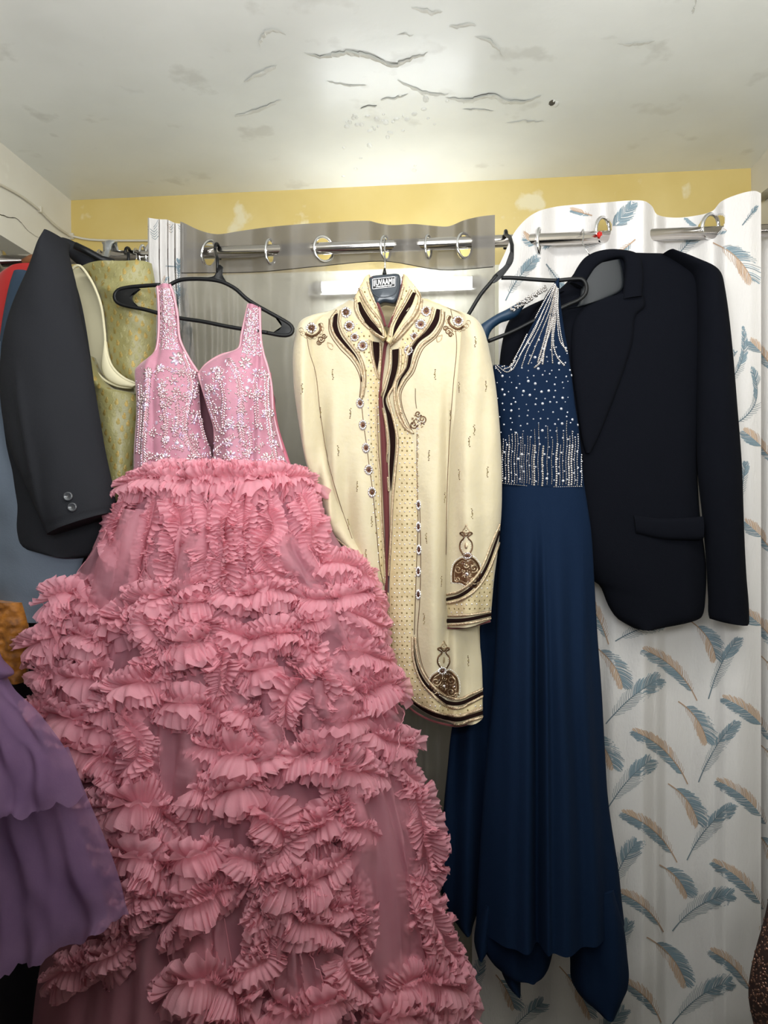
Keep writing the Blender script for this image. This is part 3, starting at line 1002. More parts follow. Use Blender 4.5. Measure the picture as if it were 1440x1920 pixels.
# tiny stud pattern inside a px polygon
def inside(poly, x, y):
    c = False; n = len(poly)
    for i in range(n):
        x1, y1 = poly[i]; x2, y2 = poly[(i + 1) % n]
        if (y1 > y) != (y2 > y) and x < (x2 - x1) * (y - y1) / (y2 - y1) + x1: c = not c
    return c


st = MB()
polys = [[(700, 665), (712, 712), (713, 800), (706, 850), (712, 960), (720, 1090), (712, 1080), (700, 960), (692, 860), (686, 740), (686, 690)],
         [(746, 830), (775, 830), (781, 880), (783, 950), (781, 1050), (775, 1150), (772, 1200), (778, 1255), (800, 1300), (836, 1330), (862, 1334), (903, 1318),
          (903, 1326), (862, 1340), (820, 1334), (780, 1312), (752, 1278), (735, 1240), (735, 1100), (740, 960), (748, 880)],
         [(842, 1135), (870, 1128), (900, 1104), (922, 1065), (928, 1080), (919, 1142), (842, 1152)],
         [(675, 540), (688, 532), (704, 578), (718, 610), (714, 612), (694, 580)],
         [(762, 530), (778, 538), (770, 550), (748, 585), (734, 604), (738, 590), (752, 560)],
         [(645, 600), (670, 606), (695, 632), (702, 668), (690, 680), (668, 655), (645, 630)], [(805, 590), (775, 610), (752, 640), (746, 700), (758, 690), (768, 660), (800, 622)],
         [(745, 745), (752, 790), (770, 815), (775, 830), (746, 830), (740, 780)]]
for pk, poly in enumerate(polys):
    x0 = min(p[0] for p in poly); x1 = max(p[0] for p in poly); y0 = min(p[1] for p in poly); y1 = max(p[1] for p in poly)
    sx, sy = (9.5, 7.6)
    j = 0; y = y0
    while y < y1:
        x = x0 + (j % 2) * sx / 2
        while x < x1:
            if inside(poly, x, y):
                st.cur = (j // 1) % 2
                rr = .0017 if st.cur else .0019
                surf_bead(st, SF2, x + rnd.uniform(-.7, .7), y + rnd.uniform(-.7, .7), rr, rr * 1.15, .0012, 0, 6, 2)
            x += sx
        y += sy; j += 1
o = build('seed_stud', st, [M_olive, M_gem], coat, kind='stuff')


def medallion(px, py, rx, ry, petals=11):
    mb = MB(); mb.cur = 1
    sc = 1.12e-3
    surf_bead(mb, SF2, px, py, rx * .92 * sc, ry * .92 * sc, .0012, 0, 16, 2)
    mb.cur = 0
    for k in range(petals):
        a = 2 * PI * k / petals
        x = px + math.cos(a) * rx * .68; y = py + math.sin(a) * ry * .68
        surf_bead(mb, SF2, x, y, rx * .22 * sc, ry * .34 * sc, .0030, -(a + PI / 2) if rx > ry * .8 else 0, 6, 3)
    mb.cur = 2
    surf_bead(mb, SF2, px, py, rx * .27 * sc, ry * .30 * sc, .0035, 0, 8, 3)
    if mb.v: build('crystal_flower', mb, [M_gem, M_bronze, M_red], coat)


for q in [(675, 756, 8.5, 11), (680, 797, 8.5, 11), (686, 840, 8.5, 11), (691, 881, 9, 11), (697, 923, 9, 11.5),
          (785, 947, 5.5, 11), (785, 988, 5.5, 11), (786, 1031, 5.5, 11), (785, 1072, 5.5, 11), (785, 1115, 5.5, 11),
          (649, 586, 11.5, 11.5), (655, 611, 11, 11), (665, 632, 9, 9), (680, 648, 11, 11.5), (799, 584, 11, 11), (789, 608, 12, 11), (777, 631, 7.5, 9), (766, 657, 9, 11),
          (584, 615, 12, 11), (859, 602, 12, 11), (829, 1258, 10, 8), (877, 1042, 9, 7)]:
    medallion(*q)

# bead embroidered motifs
def scroll(mb, cx, cy, r, a0, turns, rr, mi, dirn=1):
    mb.cur = mi; n = int(10 + r * turns * 2.2); pts = []
    for k in range(n):
        t = k / (n - 1); a = a0 + dirn * turns * 2 * PI * t; q = r * (1 - .8 * t)
        pts.append((cx + q * math.cos(a), cy + q * math.sin(a)))
    surf_tube(mb, SF2, pts, rr, step=1.6, n=5)


def motif_tall(cx, by, H, W, lean=0.0):
    """pendant shaped spray: round rosette below, drop above, finial on top"""
    mb = MB(); X = lambda x, y: (cx + x * W + lean * (y), by - y * H)
    mb.cur = 1
    body = [X(-.5, .06), X(-.50, .22), X(-.42, .38), X(-.15, .48), X(0, .45), X(.2, .50), X(.45, .38), X(.52, .22), X(.50, .05), X(.38, -.04), X(.1, -.02), X(-.2, .05), X(-.5, .06)]
    for off, mi, r in ((1.0, 2, .0011), (.88, 1, .0015), (.76, 0, .0010)):
        c0 = X(0, .22); mb.cur = mi
        pts = [(c0[0] + (p[0] - c0[0]) * off, c0[1] + (p[1] - c0[1]) * off) for p in body]
        if mi == 2:
            L = plen(pts); n = int(L / 2.6)
            for q in crv(pts, n): surf_bead(mb, SF2, q[0], q[1], .0012, .0012, .0014, 0, 5, 2)
        else: surf_tube(mb, SF2, pts, r, step=1.8, n=5)
    c0 = X(0, .20); mb.cur = 1
    q0 = [(c0[0] + (p[0] - c0[0]) * .10, c0[1] + (p[1] - c0[1]) * .10) for p in body]; q1 = [(c0[0] + (p[0] - c0[0]) * .9, c0[1] + (p[1] - c0[1]) * .9) for p in body]
    surf_band(mb, SF2, q1, q0, off=.0004, k=6)
    c0 = X(0, .67)
    # filled leaves and curls
    for (x, y, r, a, tn, d) in ((-.25, .28, .14, 0, 1.3, 1), (.25, .30, .15, 2, 1.3, -1), (.25, .10, .13, 1, 1.2, 1), (-.28, .12, .10, 3, 1.2, -1), (0, .34, .09, 0, 1.2, 1), (.40, .04, .08, 0, 1.2, -1)):
        q = X(x, y); scroll(mb, q[0], q[1], r * W, a, tn, .0017, 0, d)
    for k in range(70):
        a = rnd.uniform(0, 2 * PI); rr = math.sqrt(rnd.random()) * .42
        q = X(rr * math.cos(a), .22 + rr * .5 * math.sin(a)); mb.cur = rnd.choice((0, 0, 1, 2))
        surf_bead(mb, SF2, q[0], q[1], .0014, .0026, .0014, rnd.uniform(0, PI), 6, 2)
    q = X(.02, .20); mb.cur = 2; surf_bead(mb, SF2, q[0], q[1], .0042, .0042, .003, 0, 9, 3); mb.cur = 3; surf_bead(mb, SF2, q[0], q[1], .0022, .0022, .0045, 0, 7, 3)
    for k in range(9):
        a = 2 * PI * k / 9; mb.cur = 0; surf_bead(mb, SF2, q[0] + 7 * math.cos(a), q[1] + 6 * math.sin(a), .0014, .0032, .0016, -a + PI / 2, 6, 2)
    drop = [X(-.10, .52), X(-.20, .62), X(-.18, .72), X(-.06, .80), X(-.20, .86), X(-.12, .88), X(0, .82), X(.12, .88), X(.20, .86), X(.06, .80), X(.18, .72), X(.20, .62), X(.10, .52)]
    mb.cur = 1; surf_tube(mb, SF2, drop, .0016, step=1.8, n=5)
    c0 = X(0, .67); mb.cur = 2
    for p in crv(drop, 24): surf_bead(mb, SF2, c0[0] + (p[0] - c0[0]) * .78, c0[1] + (p[1] - c0[1]) * .80, .0010, .0010, .0012, 0, 5, 2)
    mb.cur = 0; surf_bead(mb, SF2, *X(0, .66), .004, .007, .0016, 0, 8, 2)
    mb.cur = 0; surf_tube(mb, SF2, [X(0, .86), X(-.10, .90), X(-.04, .95), X(0, 1.0), X(.04, .95), X(.10, .90), X(0, .86)], .0012, step=1.6, n=5)
    surf_bead(mb, SF2, *X(0, .92), .0016, .003, .0016, 0, 6, 2)
    build('beaded_motif', mb, [M_gold, M_bronze, M_gem, M_red], coat)


motif_tall(832, 1308, 106, 58)
motif_tall(874, 1100, 116, 56, lean=.02)
# shoulder motifs
for (cx, cy, s_) in ((584, 616, 1), (859, 602, -1)):
    mb = MB()
    for k in range(9):
        a = -.4 + k * .42; x = cx + s_ * 17 * math.cos(a) * 1.15; y = cy + 17 * math.sin(a) * .95
        mb.cur = 0; surf_tube(mb, SF2, [(x + 4 * math.cos(b), y + 4 * math.sin(b)) for b in [i * PI / 4 for i in range(9)]], .0008, step=1.5, n=4)
        surf_bead(mb, SF2, x, y, .0016, .0022, .0012, 0, 5, 2)
    mb.cur = 1
    surf_tube(mb, SF2, [(cx - s_ * 12, cy + 10), (cx, cy + 15), (cx + s_ * 12, cy + 10), (cx + s_ * 18, cy + 0), (cx + s_ * 15, cy - 8)], .0026, step=2, n=6)
    for (dx, dy, r) in ((18, 20, 7), (24, 14, 5), (14, 26, 5)):
        scroll(mb, cx + s_ * dx, cy + dy, r, 0, 1.4, .0012, 1, s_); mb.cur = 0
        surf_bead(mb, SF2, cx + s_ * dx, cy + dy, .0025, .0025, .0014, 0, 7, 2)
    mb.cur = 0; ex, ey_ = cx + s_ * 36, cy + 34
    surf_tube(mb, SF2, [(ex - s_ * 6, ey_ - 8), (ex - s_ * 4, ey_ + 1), (ex + s_ * 3, ey_ + 5), (ex + s_ * 3, ey_ - 4), (ex - s_ * 6, ey_ - 8)], .0010, step=1.5, n=4)
    build('beaded_motif', mb, [M_gold, M_bronze, M_gem], coat)
# brooch and hanging chain on the chest
mb = MB()
for k in range(46):
    a = rnd.uniform(0, 2 * PI); rr = math.sqrt(rnd.random())
    mb.cur = rnd.choice((0, 0, 1, 2)); surf_bead(mb, SF2, 784 + 12 * rr * math.cos(a), 790 + 15 * rr * math.sin(a), .0016, .0022, .002, rnd.uniform(0, 3), 6, 2)
scroll(mb, 776, 796, 8, 0, 1.3, .0013, 1); scroll(mb, 792, 786, 8, 2, 1.3, .0013, 1, -1); scroll(mb, 784, 776, 6, 1, 1.2, .0013, 1)
surf_rope(mb, SF2, [(779, 728), (779, 748), (781, 766)], .0012)
for k in range(40):
    mb.cur = rnd.choice((0, 0, 2)); surf_bead(mb, SF2, 783 + rnd.uniform(-2, 2), 806 + k * 3.2, .0014, .002, .0018, 0, 5, 2)
build('beaded_motif', mb, [M_gold, M_bronze, M_gem], coat)
# small sprigs over the cloth
for (x, y) in [(624, 702), (566, 729), (657, 775), (601, 773), (634, 845), (816, 702), (861, 726), (911, 724), (891, 641), (845, 779), (889, 806), (804, 854),
               (670, 912), (604, 938), (697, 978), (653, 983), (686, 1040), (861, 890), (914, 885), (885, 963), (799, 1009), (834, 933), (827, 1090),
               (795, 1160), (878, 1239), (880, 828), (700, 1180)]:
    mb = MB()
    for k in (-3, -2, -1, 0, 1, 2, 3):
        mb.cur = 1 if k == 0 else rnd.choice((0, 1))
        surf_bead(mb, SF2, x + rnd.uniform(-1.2, 1.2), y + k * 3.0, .0011 if k else .0022, .0017, .0013, .5 * k, 5, 2)
    if mb.v: build('sprig', mb, [M_bronze, M_olive], coat)

# ================================================================== HANGERS
M_blk = mat('black_plastic', '#0c0d0f', .42, spec=.3)
M_wire = mat('bright_wire', '#c9c9c9', .2, metal=1.0)


def rod_hook(mb, px, y_neck, neck_py, r=.0018, rr=.019, side=1, n=20, flat=None):
    """hook that goes over the rod at column px and runs down to neck_py in the plane y_neck"""
    c = P(px, rodpy(px), YR); x = c.x
    pts = []
    for k in range(n):
        a = math.radians(-30 + 210 * k / (n - 1))     # in the YZ plane, over the rod, ending on the viewer's side
        pts.append(Vector((x, YR + rr * math.cos(a), ZR + rr * math.sin(a))))
    nk = P(px, neck_py, y_neck)
    last = pts[-1]
    pts += [lerp(last, Vector((nk.x, y_neck, nk.z + .03)), t) for t in (.35, .7, 1.0)] + [nk]
    q = [tuple(p) for p in pts]
    mb.tube(pts, r, 8)
    return nk


# branded hanger of the coat
hg = thing('coat_hanger', 'dark plastic hanger with a white framed name badge, inside the cream coat', 'hanger', tuple(P(722, 545, YS)))
m = MB(); rod_hook(m, 722, YS - .02, 512, .0016); build('hook', m, M_wire, hg)
m = MB()
m.tube([P(721, 516, YS - .02), P(721, 509, YS - .02), P(721, 503, YS - .02)], .0045, 10, rf=lambda t: 1.1 - .7 * t); build('hook_socket', m, M_blk, hg)
M_navyp = mat('slate_plastic', '#2b343d', .35, coat=.2)
m = MB()
out_ = [(691, 522), (700, 517), (720, 515), (742, 513), (749, 516), (751, 530), (749, 550), (744, 562), (738, 568), (720, 566), (706, 571), (700, 560), (694, 545)]
A = [P(q[0], q[1], YS - .038) for q in crv(out_, 60, closed=True)][:-1]
Bk = [p + Vector((0, .026, 0)) for p in A]
cen = sum(A, Vector()) / len(A)
m.grid([[cen + (p - cen) * .02 + Vector((0, -.004, 0)) for p in A], [cen + (p - cen) * .8 + Vector((0, -.004, 0)) for p in A], [cen + (p - cen) * .95 + Vector((0, -.002, 0)) for p in A], A, Bk, [cen + (p - cen) * .02 + Vector((0, .026, 0)) for p in A]], close_u=True)
build('body', m, M_navyp, hg)
m = MB(); m.tube([P(q[0], q[1], YS - .0425) for q in crv([(695, 528), (697, 545), (706, 555), (722, 557), (738, 552), (745, 540), (746, 520)], 30)], .0012, 6); build('moulded_rib', m, M_navyp, hg)
for s_, pts in ((1, [(708, 568, -.02), (680, 580, .0), (640, 590, .012), (598, 606, .018)]), (1, [(744, 566, -.02), (780, 575, .0), (820, 586, .012), (862, 600, .018)])):
    m = MB(); m.tube([P(q[0], q[1], YS + q[2] + .022) for q in crv(pts, 16)], .011, 10); build('arm', m, M_navyp, hg)
# badge
bd = MB(); yb = YS - .0428
b0, b1, b2, b3 = [P(x, y, yb) for x, y in ((698, 523), (741, 518), (741, 538), (698, 542))]
bd.cur = 0
bd.grid([[b0, b1], [b3, b2]])
def quad(mb, x0, y0, x1, y1, y=yb - .0008):
    # frame pieces follow the badge's slight slope
    k = lambda x: -5.0 * (x - 698) / 43.0
    mb.grid([[P(x0, y0 + k(x0), y), P(x1, y0 + k(x1), y)], [P(x0, y1 + k(x0), y), P(x1, y1 + k(x1), y)]])
badge = build('badge', bd, M_blk, hg, smooth=False)
tb = MB()
for r_ in ((698, 523, 741, 524), (698, 541.4, 741, 542.4), (698, 523, 699, 542.4), (740, 523, 741, 542.4), (700.3, 526, 701.2, 537), (702.2, 525.6, 703.2, 537.5), (736.2, 527, 737.2, 537.5), (738.2, 527, 739, 537)):
    quad(tb, *r_)
x = 705.0
while x < 735:                                   # the small unreadable line below the name
    wdt = rnd.choice((.8, 1.2, 1.6)); quad(tb, x, 537.6, x + wdt, 540.0 - rnd.choice((0, .6))); x += wdt + .6
build('badge_frame', tb, mat('badge_white', '#f0f0f0', .5), badge, smooth=False)
tc_ = bpy.data.curves.new('badge_text', 'FONT'); tc_.body = 'UVAAM'; tc_.size = .0155; tc_.align_x = 'CENTER'; tc_.align_y = 'CENTER'; tc_.offset = .0004; tc_.extrude = .0003
tmp = bpy.data.objects.new('badge_text_tmp', tc_); COL.objects.link(tmp)
dg = bpy.context.evaluated_depsgraph_get(); me = bpy.data.meshes.new_from_object(tmp.evaluated_get(dg)); bpy.data.objects.remove(tmp)
me.materials.clear(); me.materials.append(mat('lettering_white', '#f4f4f4', .5))
cc = P(719.8, 529.2, yb - .0010)
dirx = (P(741, 524.2, yb) - P(698, 529.2, yb)).normalized()
xf = Matrix((( dirx.x, 0, 0), (0, 0, -1), (dirx.z, 1, 0)))
mb = MB()
xs_ = [v.co.x for v in me.vertices]; sc_ = (P(735, 529, yb) - P(704.5, 529, yb)).length / (max(xs_) - min(xs_)); cxm = (max(xs_) + min(xs_)) / 2
for v in me.vertices: mb.vert(cc + dirx * ((v.co.x - cxm) * sc_) + Vector((0, -v.co.z, v.co.y * 1.0)))
for p in me.polygons: mb.face(list(p.vertices))
build('badge_lettering', mb, me.materials[0], badge, smooth=False)


def wide_hanger(name, label, Y, outer, ends, neck, hookpx, hook_r=.0028, tube_r=.0042, mat_=M_blk, hook_mat=None, dz=None):
    h = thing(name, label, 'hanger', tuple(P(neck[0], neck[1], Y)))
    for i, o_ in enumerate(outer):
        m = MB(); m.tube([P(q[0], q[1], Y + (q[2] if len(q) > 2 else 0)) for q in crv(o_, max(8, int(plen(o_) / 5)))], tube_r, 9)
        build(('shoulder_bar', 'shoulder_bar', 'trouser_bar')[min(i, 2)], m, mat_, h)
    for e in ends:   # solid web at the bar's end
        m = MB(); c = crv(e, 36, closed=True)[:-1]
        A = [P(q[0], q[1], Y - .0028) for q in c]; B = [p + Vector((0, .0056, 0)) for p in A]; ce = sum(A, Vector()) / len(A)
        m.grid([[ce + (p - ce) * .02 for p in A], A, B, [ce + (p - ce) * .02 + Vector((0, .0056, 0)) for p in B]], close_u=True)
        build('end_web', m, mat_, h, bevel=.001)
    return h


YP = 1.50
h = wide_hanger('clothes_hanger', 'tilted black plastic hanger carrying the pink gown by its two straps', YP,
                [[(300, 534), (270, 536), (240, 539), (222, 544), (215, 554), (219, 566), (236, 573), (270, 580), (300, 588)],
                 [(302, 536), (312, 538), (322, 532), (338, 525), (370, 523), (400, 525), (420, 530), (442, 542), (462, 560), (480, 572), (505, 586), (530, 600), (545, 610), (549, 619), (544, 627), (530, 629), (500, 624)],
                 [(298, 588), (340, 597), (380, 603), (420, 611), (460, 618), (502, 624)]],
                [[(219, 547), (238, 542), (262, 541), (250, 548), (247, 560), (254, 572), (262, 578), (236, 573), (220, 566), (216, 556)],
                 [(512, 590), (530, 600), (546, 611), (549, 620), (544, 627), (528, 628), (510, 625), (524, 618), (528, 608), (522, 598)]],
                (400, 524), 400)
m = MB(); nk = rod_hook(m, 408, YP, 512, .0034, .0195)
build('hook', m, M_blk, h)
m = MB(); c = crv([(345, 524), (372, 520), (400, 518), (406, 508), (411, 496), (417, 500), (416, 514), (424, 530), (404, 527), (370, 525)], 40, closed=True)[:-1]
A = [P(q[0], q[1], YP - .003) for q in c]; B = [p + Vector((0, .006, 0)) for p in A]; ce = P(402, 521, YP - .003)
m.grid([[ce + (p - ce) * .02 for p in A], A, B, [ce + (p - ce) * .02 + Vector((0, .006, 0)) for p in A]], close_u=True); build('neck_web', m, M_blk, h)
# ================================================================== BLAZER (right)
M_black = mat('black_wool', '#0a0c13', .95, sheen=.0, bump=.25, bscale=700, bump2=.12, bscale2=8, spec=.10)
M_blackin = mat('black_satin_lining', '#1c2024', .5, bump=.1, bscale=60, spec=.4)
YBZ = 1.632
bz = thing('black_blazer', 'black wool blazer hanging at the right in front of the feather curtain', 'blazer', tuple(P(1250, 1170, YBZ)))
m = MB()
panel(m, [((1082, 505), (1205, 478)), ((1062, 530), (1275, 480)), ((1036, 552), (1318, 505)), ((975, 590), (1322, 600)), ((948, 640), (1318, 700)), ((936, 720), (1312, 800)), ((940, 820), (1308, 880)), ((960, 900), (1312, 960)),
          ((1000, 980), (1324, 1060)), ((1108, 1086), (1322, 1130)), ((1126, 1100), (1318, 1152)), ((1140, 1134), (1306, 1162)), ((1158, 1160), (1270, 1171)), ((1185, 1176), (1225, 1178))],
      YBZ, .040, .010, 70, 110, fold=lambda u, v, x, y: .003 * fn1(x * .01, y * .006, 1) + .006 * math.exp(-((x - 1285) / 22) ** 2) * sm(700, 900, y), pw=.5)
SB = Surf(m); build('body', m, M_black, bz)
m = MB()
panel(m, [((1240, 479), (1262, 477)), ((1275, 500), (1300, 488)), ((1300, 520), (1345, 509)), ((1306, 560), (1357, 540)), ((1308, 640), (1370, 640)), ((1307, 760), (1381, 760)), ((1308, 880), (1390, 880)), ((1316, 960), (1394, 1000)),
          ((1324, 1050), (1398, 1080)), ((1328, 1120), (1402, 1130)), ((1331, 1161), (1403, 1168)), ((1345, 1164), (1400, 1171))],
      YBZ - .018, .036, .022, 40, 100, fold=lambda u, v, x, y: .003 * fn1(x * .02, y * .01, 6), pw=.5)
build('sleeve', m, M_black, bz)
m = MB()
panel(m, [((1040, 556), (1060, 548)), ((990, 575), (1010, 580)), ((958, 596), (990, 620)), ((942, 640), (985, 680)), ((934, 720), (980, 760)), ((932, 840), (980, 860)), ((936, 960), (985, 960)), ((945, 1040), (990, 1040))],
      YBZ - .006, .02, .018, 20, 60, pw=.5)
build('sleeve', m, M_black, bz)
# neck: collar band, lining, lapels
m = MB()
panel(m, [((1068, 530), (1092, 540)), ((1082, 502), (1106, 516)), ((1098, 482), (1118, 500)), ((1124, 470), (1138, 488)), ((1160, 468), (1166, 484)), ((1196, 476), (1172, 500)), ((1206, 510), (1170, 530)), ((1204, 556), (1166, 562))],
      YBZ - .048, .010, .008, 14, 60, pw=.4)
build('collar', m, M_black, bz)
m = MB()
panel(m, [((1098, 500), (1162, 486)), ((1092, 520), (1168, 510)), ((1090, 540), (1168, 540)), ((1084, 572), (1140, 558)), ((1062, 580), (1100, 572))], YBZ - .044, .004, .003, 14, 20)
build('neck_lining', m, M_blackin, bz)
m = MB()
panel(m, [((1130, 560), (1204, 545)), ((1096, 576), (1210, 572)), ((1078, 600), (1192, 592)), ((1072, 640), (1186, 640)), ((1074, 700), (1168, 700)), ((1082, 760), (1146, 760)), ((1090, 820), (1122, 820)), ((1098, 850), (1106, 850))],
      YBZ - .043, .008, .004, 16, 60, pw=.4)
build('lapel', m, M_black, bz)
m = MB()
panel(m, [((1188, 966), (1192, 1000)), ((1240, 972), (1240, 1010)), ((1300, 970), (1302, 1012)), ((1318, 968), (1319, 1010))], YBZ - .040, .006, .003, 8, 30, pw=.4)
build('pocket_flap', m, M_black, bz)
wh = thing('wire_hanger', 'thin bright wire hanger holding the black blazer at its collar', 'hanger', tuple(P(1108, 485, YBZ)))
m = MB(); m.tube([P(q[0], q[1], YBZ - .036) for q in [(1092, 494), (1100, 486), (1107, 481), (1130, 482), (1160, 483)]], .0013, 7)
build('shoulder_wire', m, M_wire, wh)
m = MB()
c0 = P(1107, 481, YBZ - .036); hx = P(1092, rodpy(1092), YR).x
pts = [Vector((hx, YR + .018 * math.cos(math.radians(a)), ZR + .018 * math.sin(math.radians(a)))) for a in range(-20, 190, 14)]
pts += [P(1092, 456, YBZ - .03), P(1099, 468, YBZ - .034), c0]
m.tube(pts, .0013, 7); build('hook', m, M_wire, wh)
# red thread on the ring
m = MB(); c = P(1121, rodpy(1121), YR) + Vector((0, -RR - .001, 0))
M_thr = mat('red_thread', '#d2281c', .8)
for k in range(5):
    a = k * 1.3
    m.tube([c + Vector((.003 * math.cos(a), -.001, .003 * math.sin(a))), c + Vector((.006 * math.cos(a + .6), -.004, .005 * math.sin(a + .6))), c + Vector((.004 * math.cos(a + 1.6), -.001, .007 * math.sin(a + 1.6)))], .0011, 6)
m.tube([c + Vector((-.001, 0.002, .006)), c + Vector((0, -.001, 0)), c + Vector((.001, 0.002, -.008))], .0011, 6)
m.ellip(c + Vector((0, -.002, 0)), Vector((.0035, 0, 0)), Vector((0, .003, 0)), Vector((0, 0, .0035)), 7, 5)
tag(build('red_thread', m, M_thr), 'small knot of red thread tied on the rod by the right curtain ring', 'thread')

# ================================================================== BLUE GOWN
M_blue = mat('navy_crepe', '#081c35', .85, sheen=.0, bump=.2, bscale=600, spec=.15, bump2=.10, bscale2=10)
M_teal = mat('navy_satin_strap', '#12304a', .5)
M_silver = mat('silver_bugle_bead', '#c6c1be', .16, metal=.9)
M_pearl = mat('white_rhinestone', '#dfe3ee', .12, metal=.6)
YG = 1.565
gown = thing('blue_gown', 'long navy blue evening gown with silver beaded one shoulder bodice', 'gown', tuple(P(1010, 1850, YG)))
m = MB()
panel(m, [((1041, 528), (1048, 528)), ((1022, 556), (1050, 560)), ((1008, 588), (1054, 590)), ((990, 624), (1059, 624)), ((972, 658), (1065, 655)), ((950, 692), (1070, 690)), ((926, 684), (1074, 722)),
          ((927, 720), (1078, 756)), ((933, 765), (1084, 794)), ((938, 810), (1088, 830)), ((941, 860), (1092, 870)), ((942, 910), (1096, 916))],
      YG, .026, .012, 60, 90, fold=lambda u, v, x, y: .004 * fn1(x * .02, y * .008, 1) + .003 * math.exp(-((x - 968) / 8) ** 2), pw=.6)
GB = Surf(m); build('bodice', m, M_blue, gown)


def gfold(u, v, x, y):
    t = sm(930, 1300, y)
    s = 0
    for c, wdt, a in ((960, 10, .010), (985, 12, .012), (1002, 6, -.012), (1040, 18, .014), (1085, 12, .006), (1014, 5, .012)):
        cc = c + (c - 1010) * .25 * sm(950, 1800, y)
        s += a * math.exp(-((x - cc) / (wdt * (1 + .5 * t))) ** 2)
    return t * (s * 2.0 + .004 * math.sin(x * .11 + fn1(x * .01, y * .002) * 3)) + .003 * fn1(x * .02, y * .004, 5)


m = MB()
panel(m, [((942, 906), (1096, 912)), ((939, 950), (1102, 950)), ((937, 1000), (1109, 1000)), ((934, 1080), (1114, 1080)), ((930, 1185), (1120, 1185)), ((924, 1300), (1128, 1292)), ((914, 1400), (1134, 1400)), ((906, 1505), (1141, 1505)),
          ((898, 1630), (1160, 1633)), ((894, 1700), (1166, 1690)), ((892, 1740), (1171, 1732))],
      YG + .004, lambda v: .030 + .05 * v, lambda v: .012 + .05 * v, 110, 170, fold=gfold, pw=.6, eb=.1)
build('skirt', m, M_blue, gown)
# scalloped hem pieces, each a hanging end of a godet
for pts, dy in (([((905, 1680), (925, 1680)), ((892, 1735), (925, 1735)), ((889, 1765), (920, 1765)), ((893, 1777), (908, 1777))], .02),
                ([((908, 1680), (1040, 1680)), ((900, 1740), (1044, 1745)), ((905, 1775), (1040, 1772)), ((925, 1806), (1030, 1806)), ((945, 1815), (1020, 1820)), ((980, 1820), (1006, 1827))], .002),
                ([((925, 1740), (980, 1740)), ((934, 1800), (977, 1800)), ((946, 1830), (976, 1825)), ((966, 1844), (975, 1846))], .016),
                ([((1050, 1660), (1150, 1660)), ((1054, 1745), (1169, 1735)), ((1068, 1790), (1176, 1790)), ((1072, 1840), (1178, 1846)), ((1092, 1866), (1160, 1878)), ((1115, 1884), (1150, 1889))], -.002)):
    m = MB(); panel(m, pts, YG - .006 + dy, .045, .03, 30, 40, pw=.5, fold=lambda u, v, x, y: .006 * math.sin(x * .1)); build('hem_godet', m, M_blue, gown)
# the panel behind, showing left of the skirt down from the coat
m = MB()
panel(m, [((930, 940), (950, 940)), ((905, 1150), (945, 1150)), ((880, 1250), (940, 1250)), ((850, 1350), (935, 1350)), ((838, 1450), (925, 1450)), ((828, 1560), (915, 1560)), ((824, 1650), (905, 1650)), ((832, 1692), (898, 1700)), ((846, 1722), (890, 1726)), ((868, 1737), (886, 1737))],
      YG + .055, .03, .01, 40, 90, fold=lambda u, v, x, y: .012 * math.sin(x * .12 + y * .002), pw=.6)
build('train', m, M_blue, gown)
# shoulder strap twisted over the hanger
m = MB()
panel(m, [((988, 558), (984, 572)), ((975, 566), (972, 590)), ((950, 580), (955, 600)), ((930, 590), (938, 606)), ((905, 606), (920, 622)), ((888, 620), (912, 650))], YG + .01, .014, .008, 14, 40, pw=.5)
build('strap', m, M_teal, gown)
m = MB()
for k in range(120):
    t = rnd.random(); x = lerp(958, 1024, t); y = lerp(582, 540, t) + rnd.uniform(-5, 5)
    p = P(x, y, YG - .012 + rnd.uniform(-.006, .004)); a = rnd.uniform(0, 3.1)
    ax = Vector((math.cos(a), 0, math.sin(a))); m.ellip(p, ax * .0030, Vector((0, .0016, 0)), Vector((-ax.z, 0, ax.x)) * .0016, 6, 4)
build('strap_beading', m, M_silver, gown, kind='stuff')
# bead strands from the shoulder
strands = [[(1040, 532), (1018, 570), (996, 612), (972, 660), (955, 690)], [(1042, 532), (1024, 572), (1004, 612), (984, 650), (962, 692), (954, 697)], [(1042, 534), (1026, 580), (1008, 620), (990, 655), (978, 688)],
           [(1043, 536), (1030, 585), (1014, 625), (1000, 660), (990, 684)], [(1043, 538), (1030, 600), (1020, 640), (1008, 680)], [(1044, 538), (1034, 600), (1022, 650), (1012, 680), (1001, 690)],
           [(1044, 540), (1037, 600), (1022, 650), (1017, 684)], [(1045, 540), (1038, 600), (1034, 640), (1036, 682)], [(1045, 540), (1041, 600), (1037, 640), (1044, 668), (1059, 686)],
           [(1046, 540), (1046, 580), (1050, 620), (1057, 650), (1062, 660)], [(1041, 536), (1020, 580), (1000, 625), (974, 668)], [(1046, 545), (1045, 600), (1050, 640), (1064, 660)],
           [(926, 680), (938, 690), (950, 698), (956, 695), (966, 672)], [(940, 688), (952, 684), (970, 668)], [(944, 693), (956, 688), (968, 676)], [(924, 676), (930, 688), (940, 700)]]
m = MB()
for k, s_ in enumerate(strands):
    big = k in (4, 5, 6, 8)
    n = int(plen(s_) / (3.4)); c = crv(s_, n + 1)
    for i in range(n):
        q = c[i]; q2 = c[i + 1]; an = math.atan2(q2[0] - q[0], -(q2[1] - q[1]))
        t = i / n
        wd = (.0026 if big and t > .35 else .0017) * rnd.uniform(.8, 1.15)
        surf_bead(m, GB, (q[0] + q2[0]) / 2, (q[1] + q2[1]) / 2, wd, .0024, .0022, an, 6, 3)
build('shoulder_beading', m, M_silver, gown, kind='stuff')
m = MB()
x = 942.0
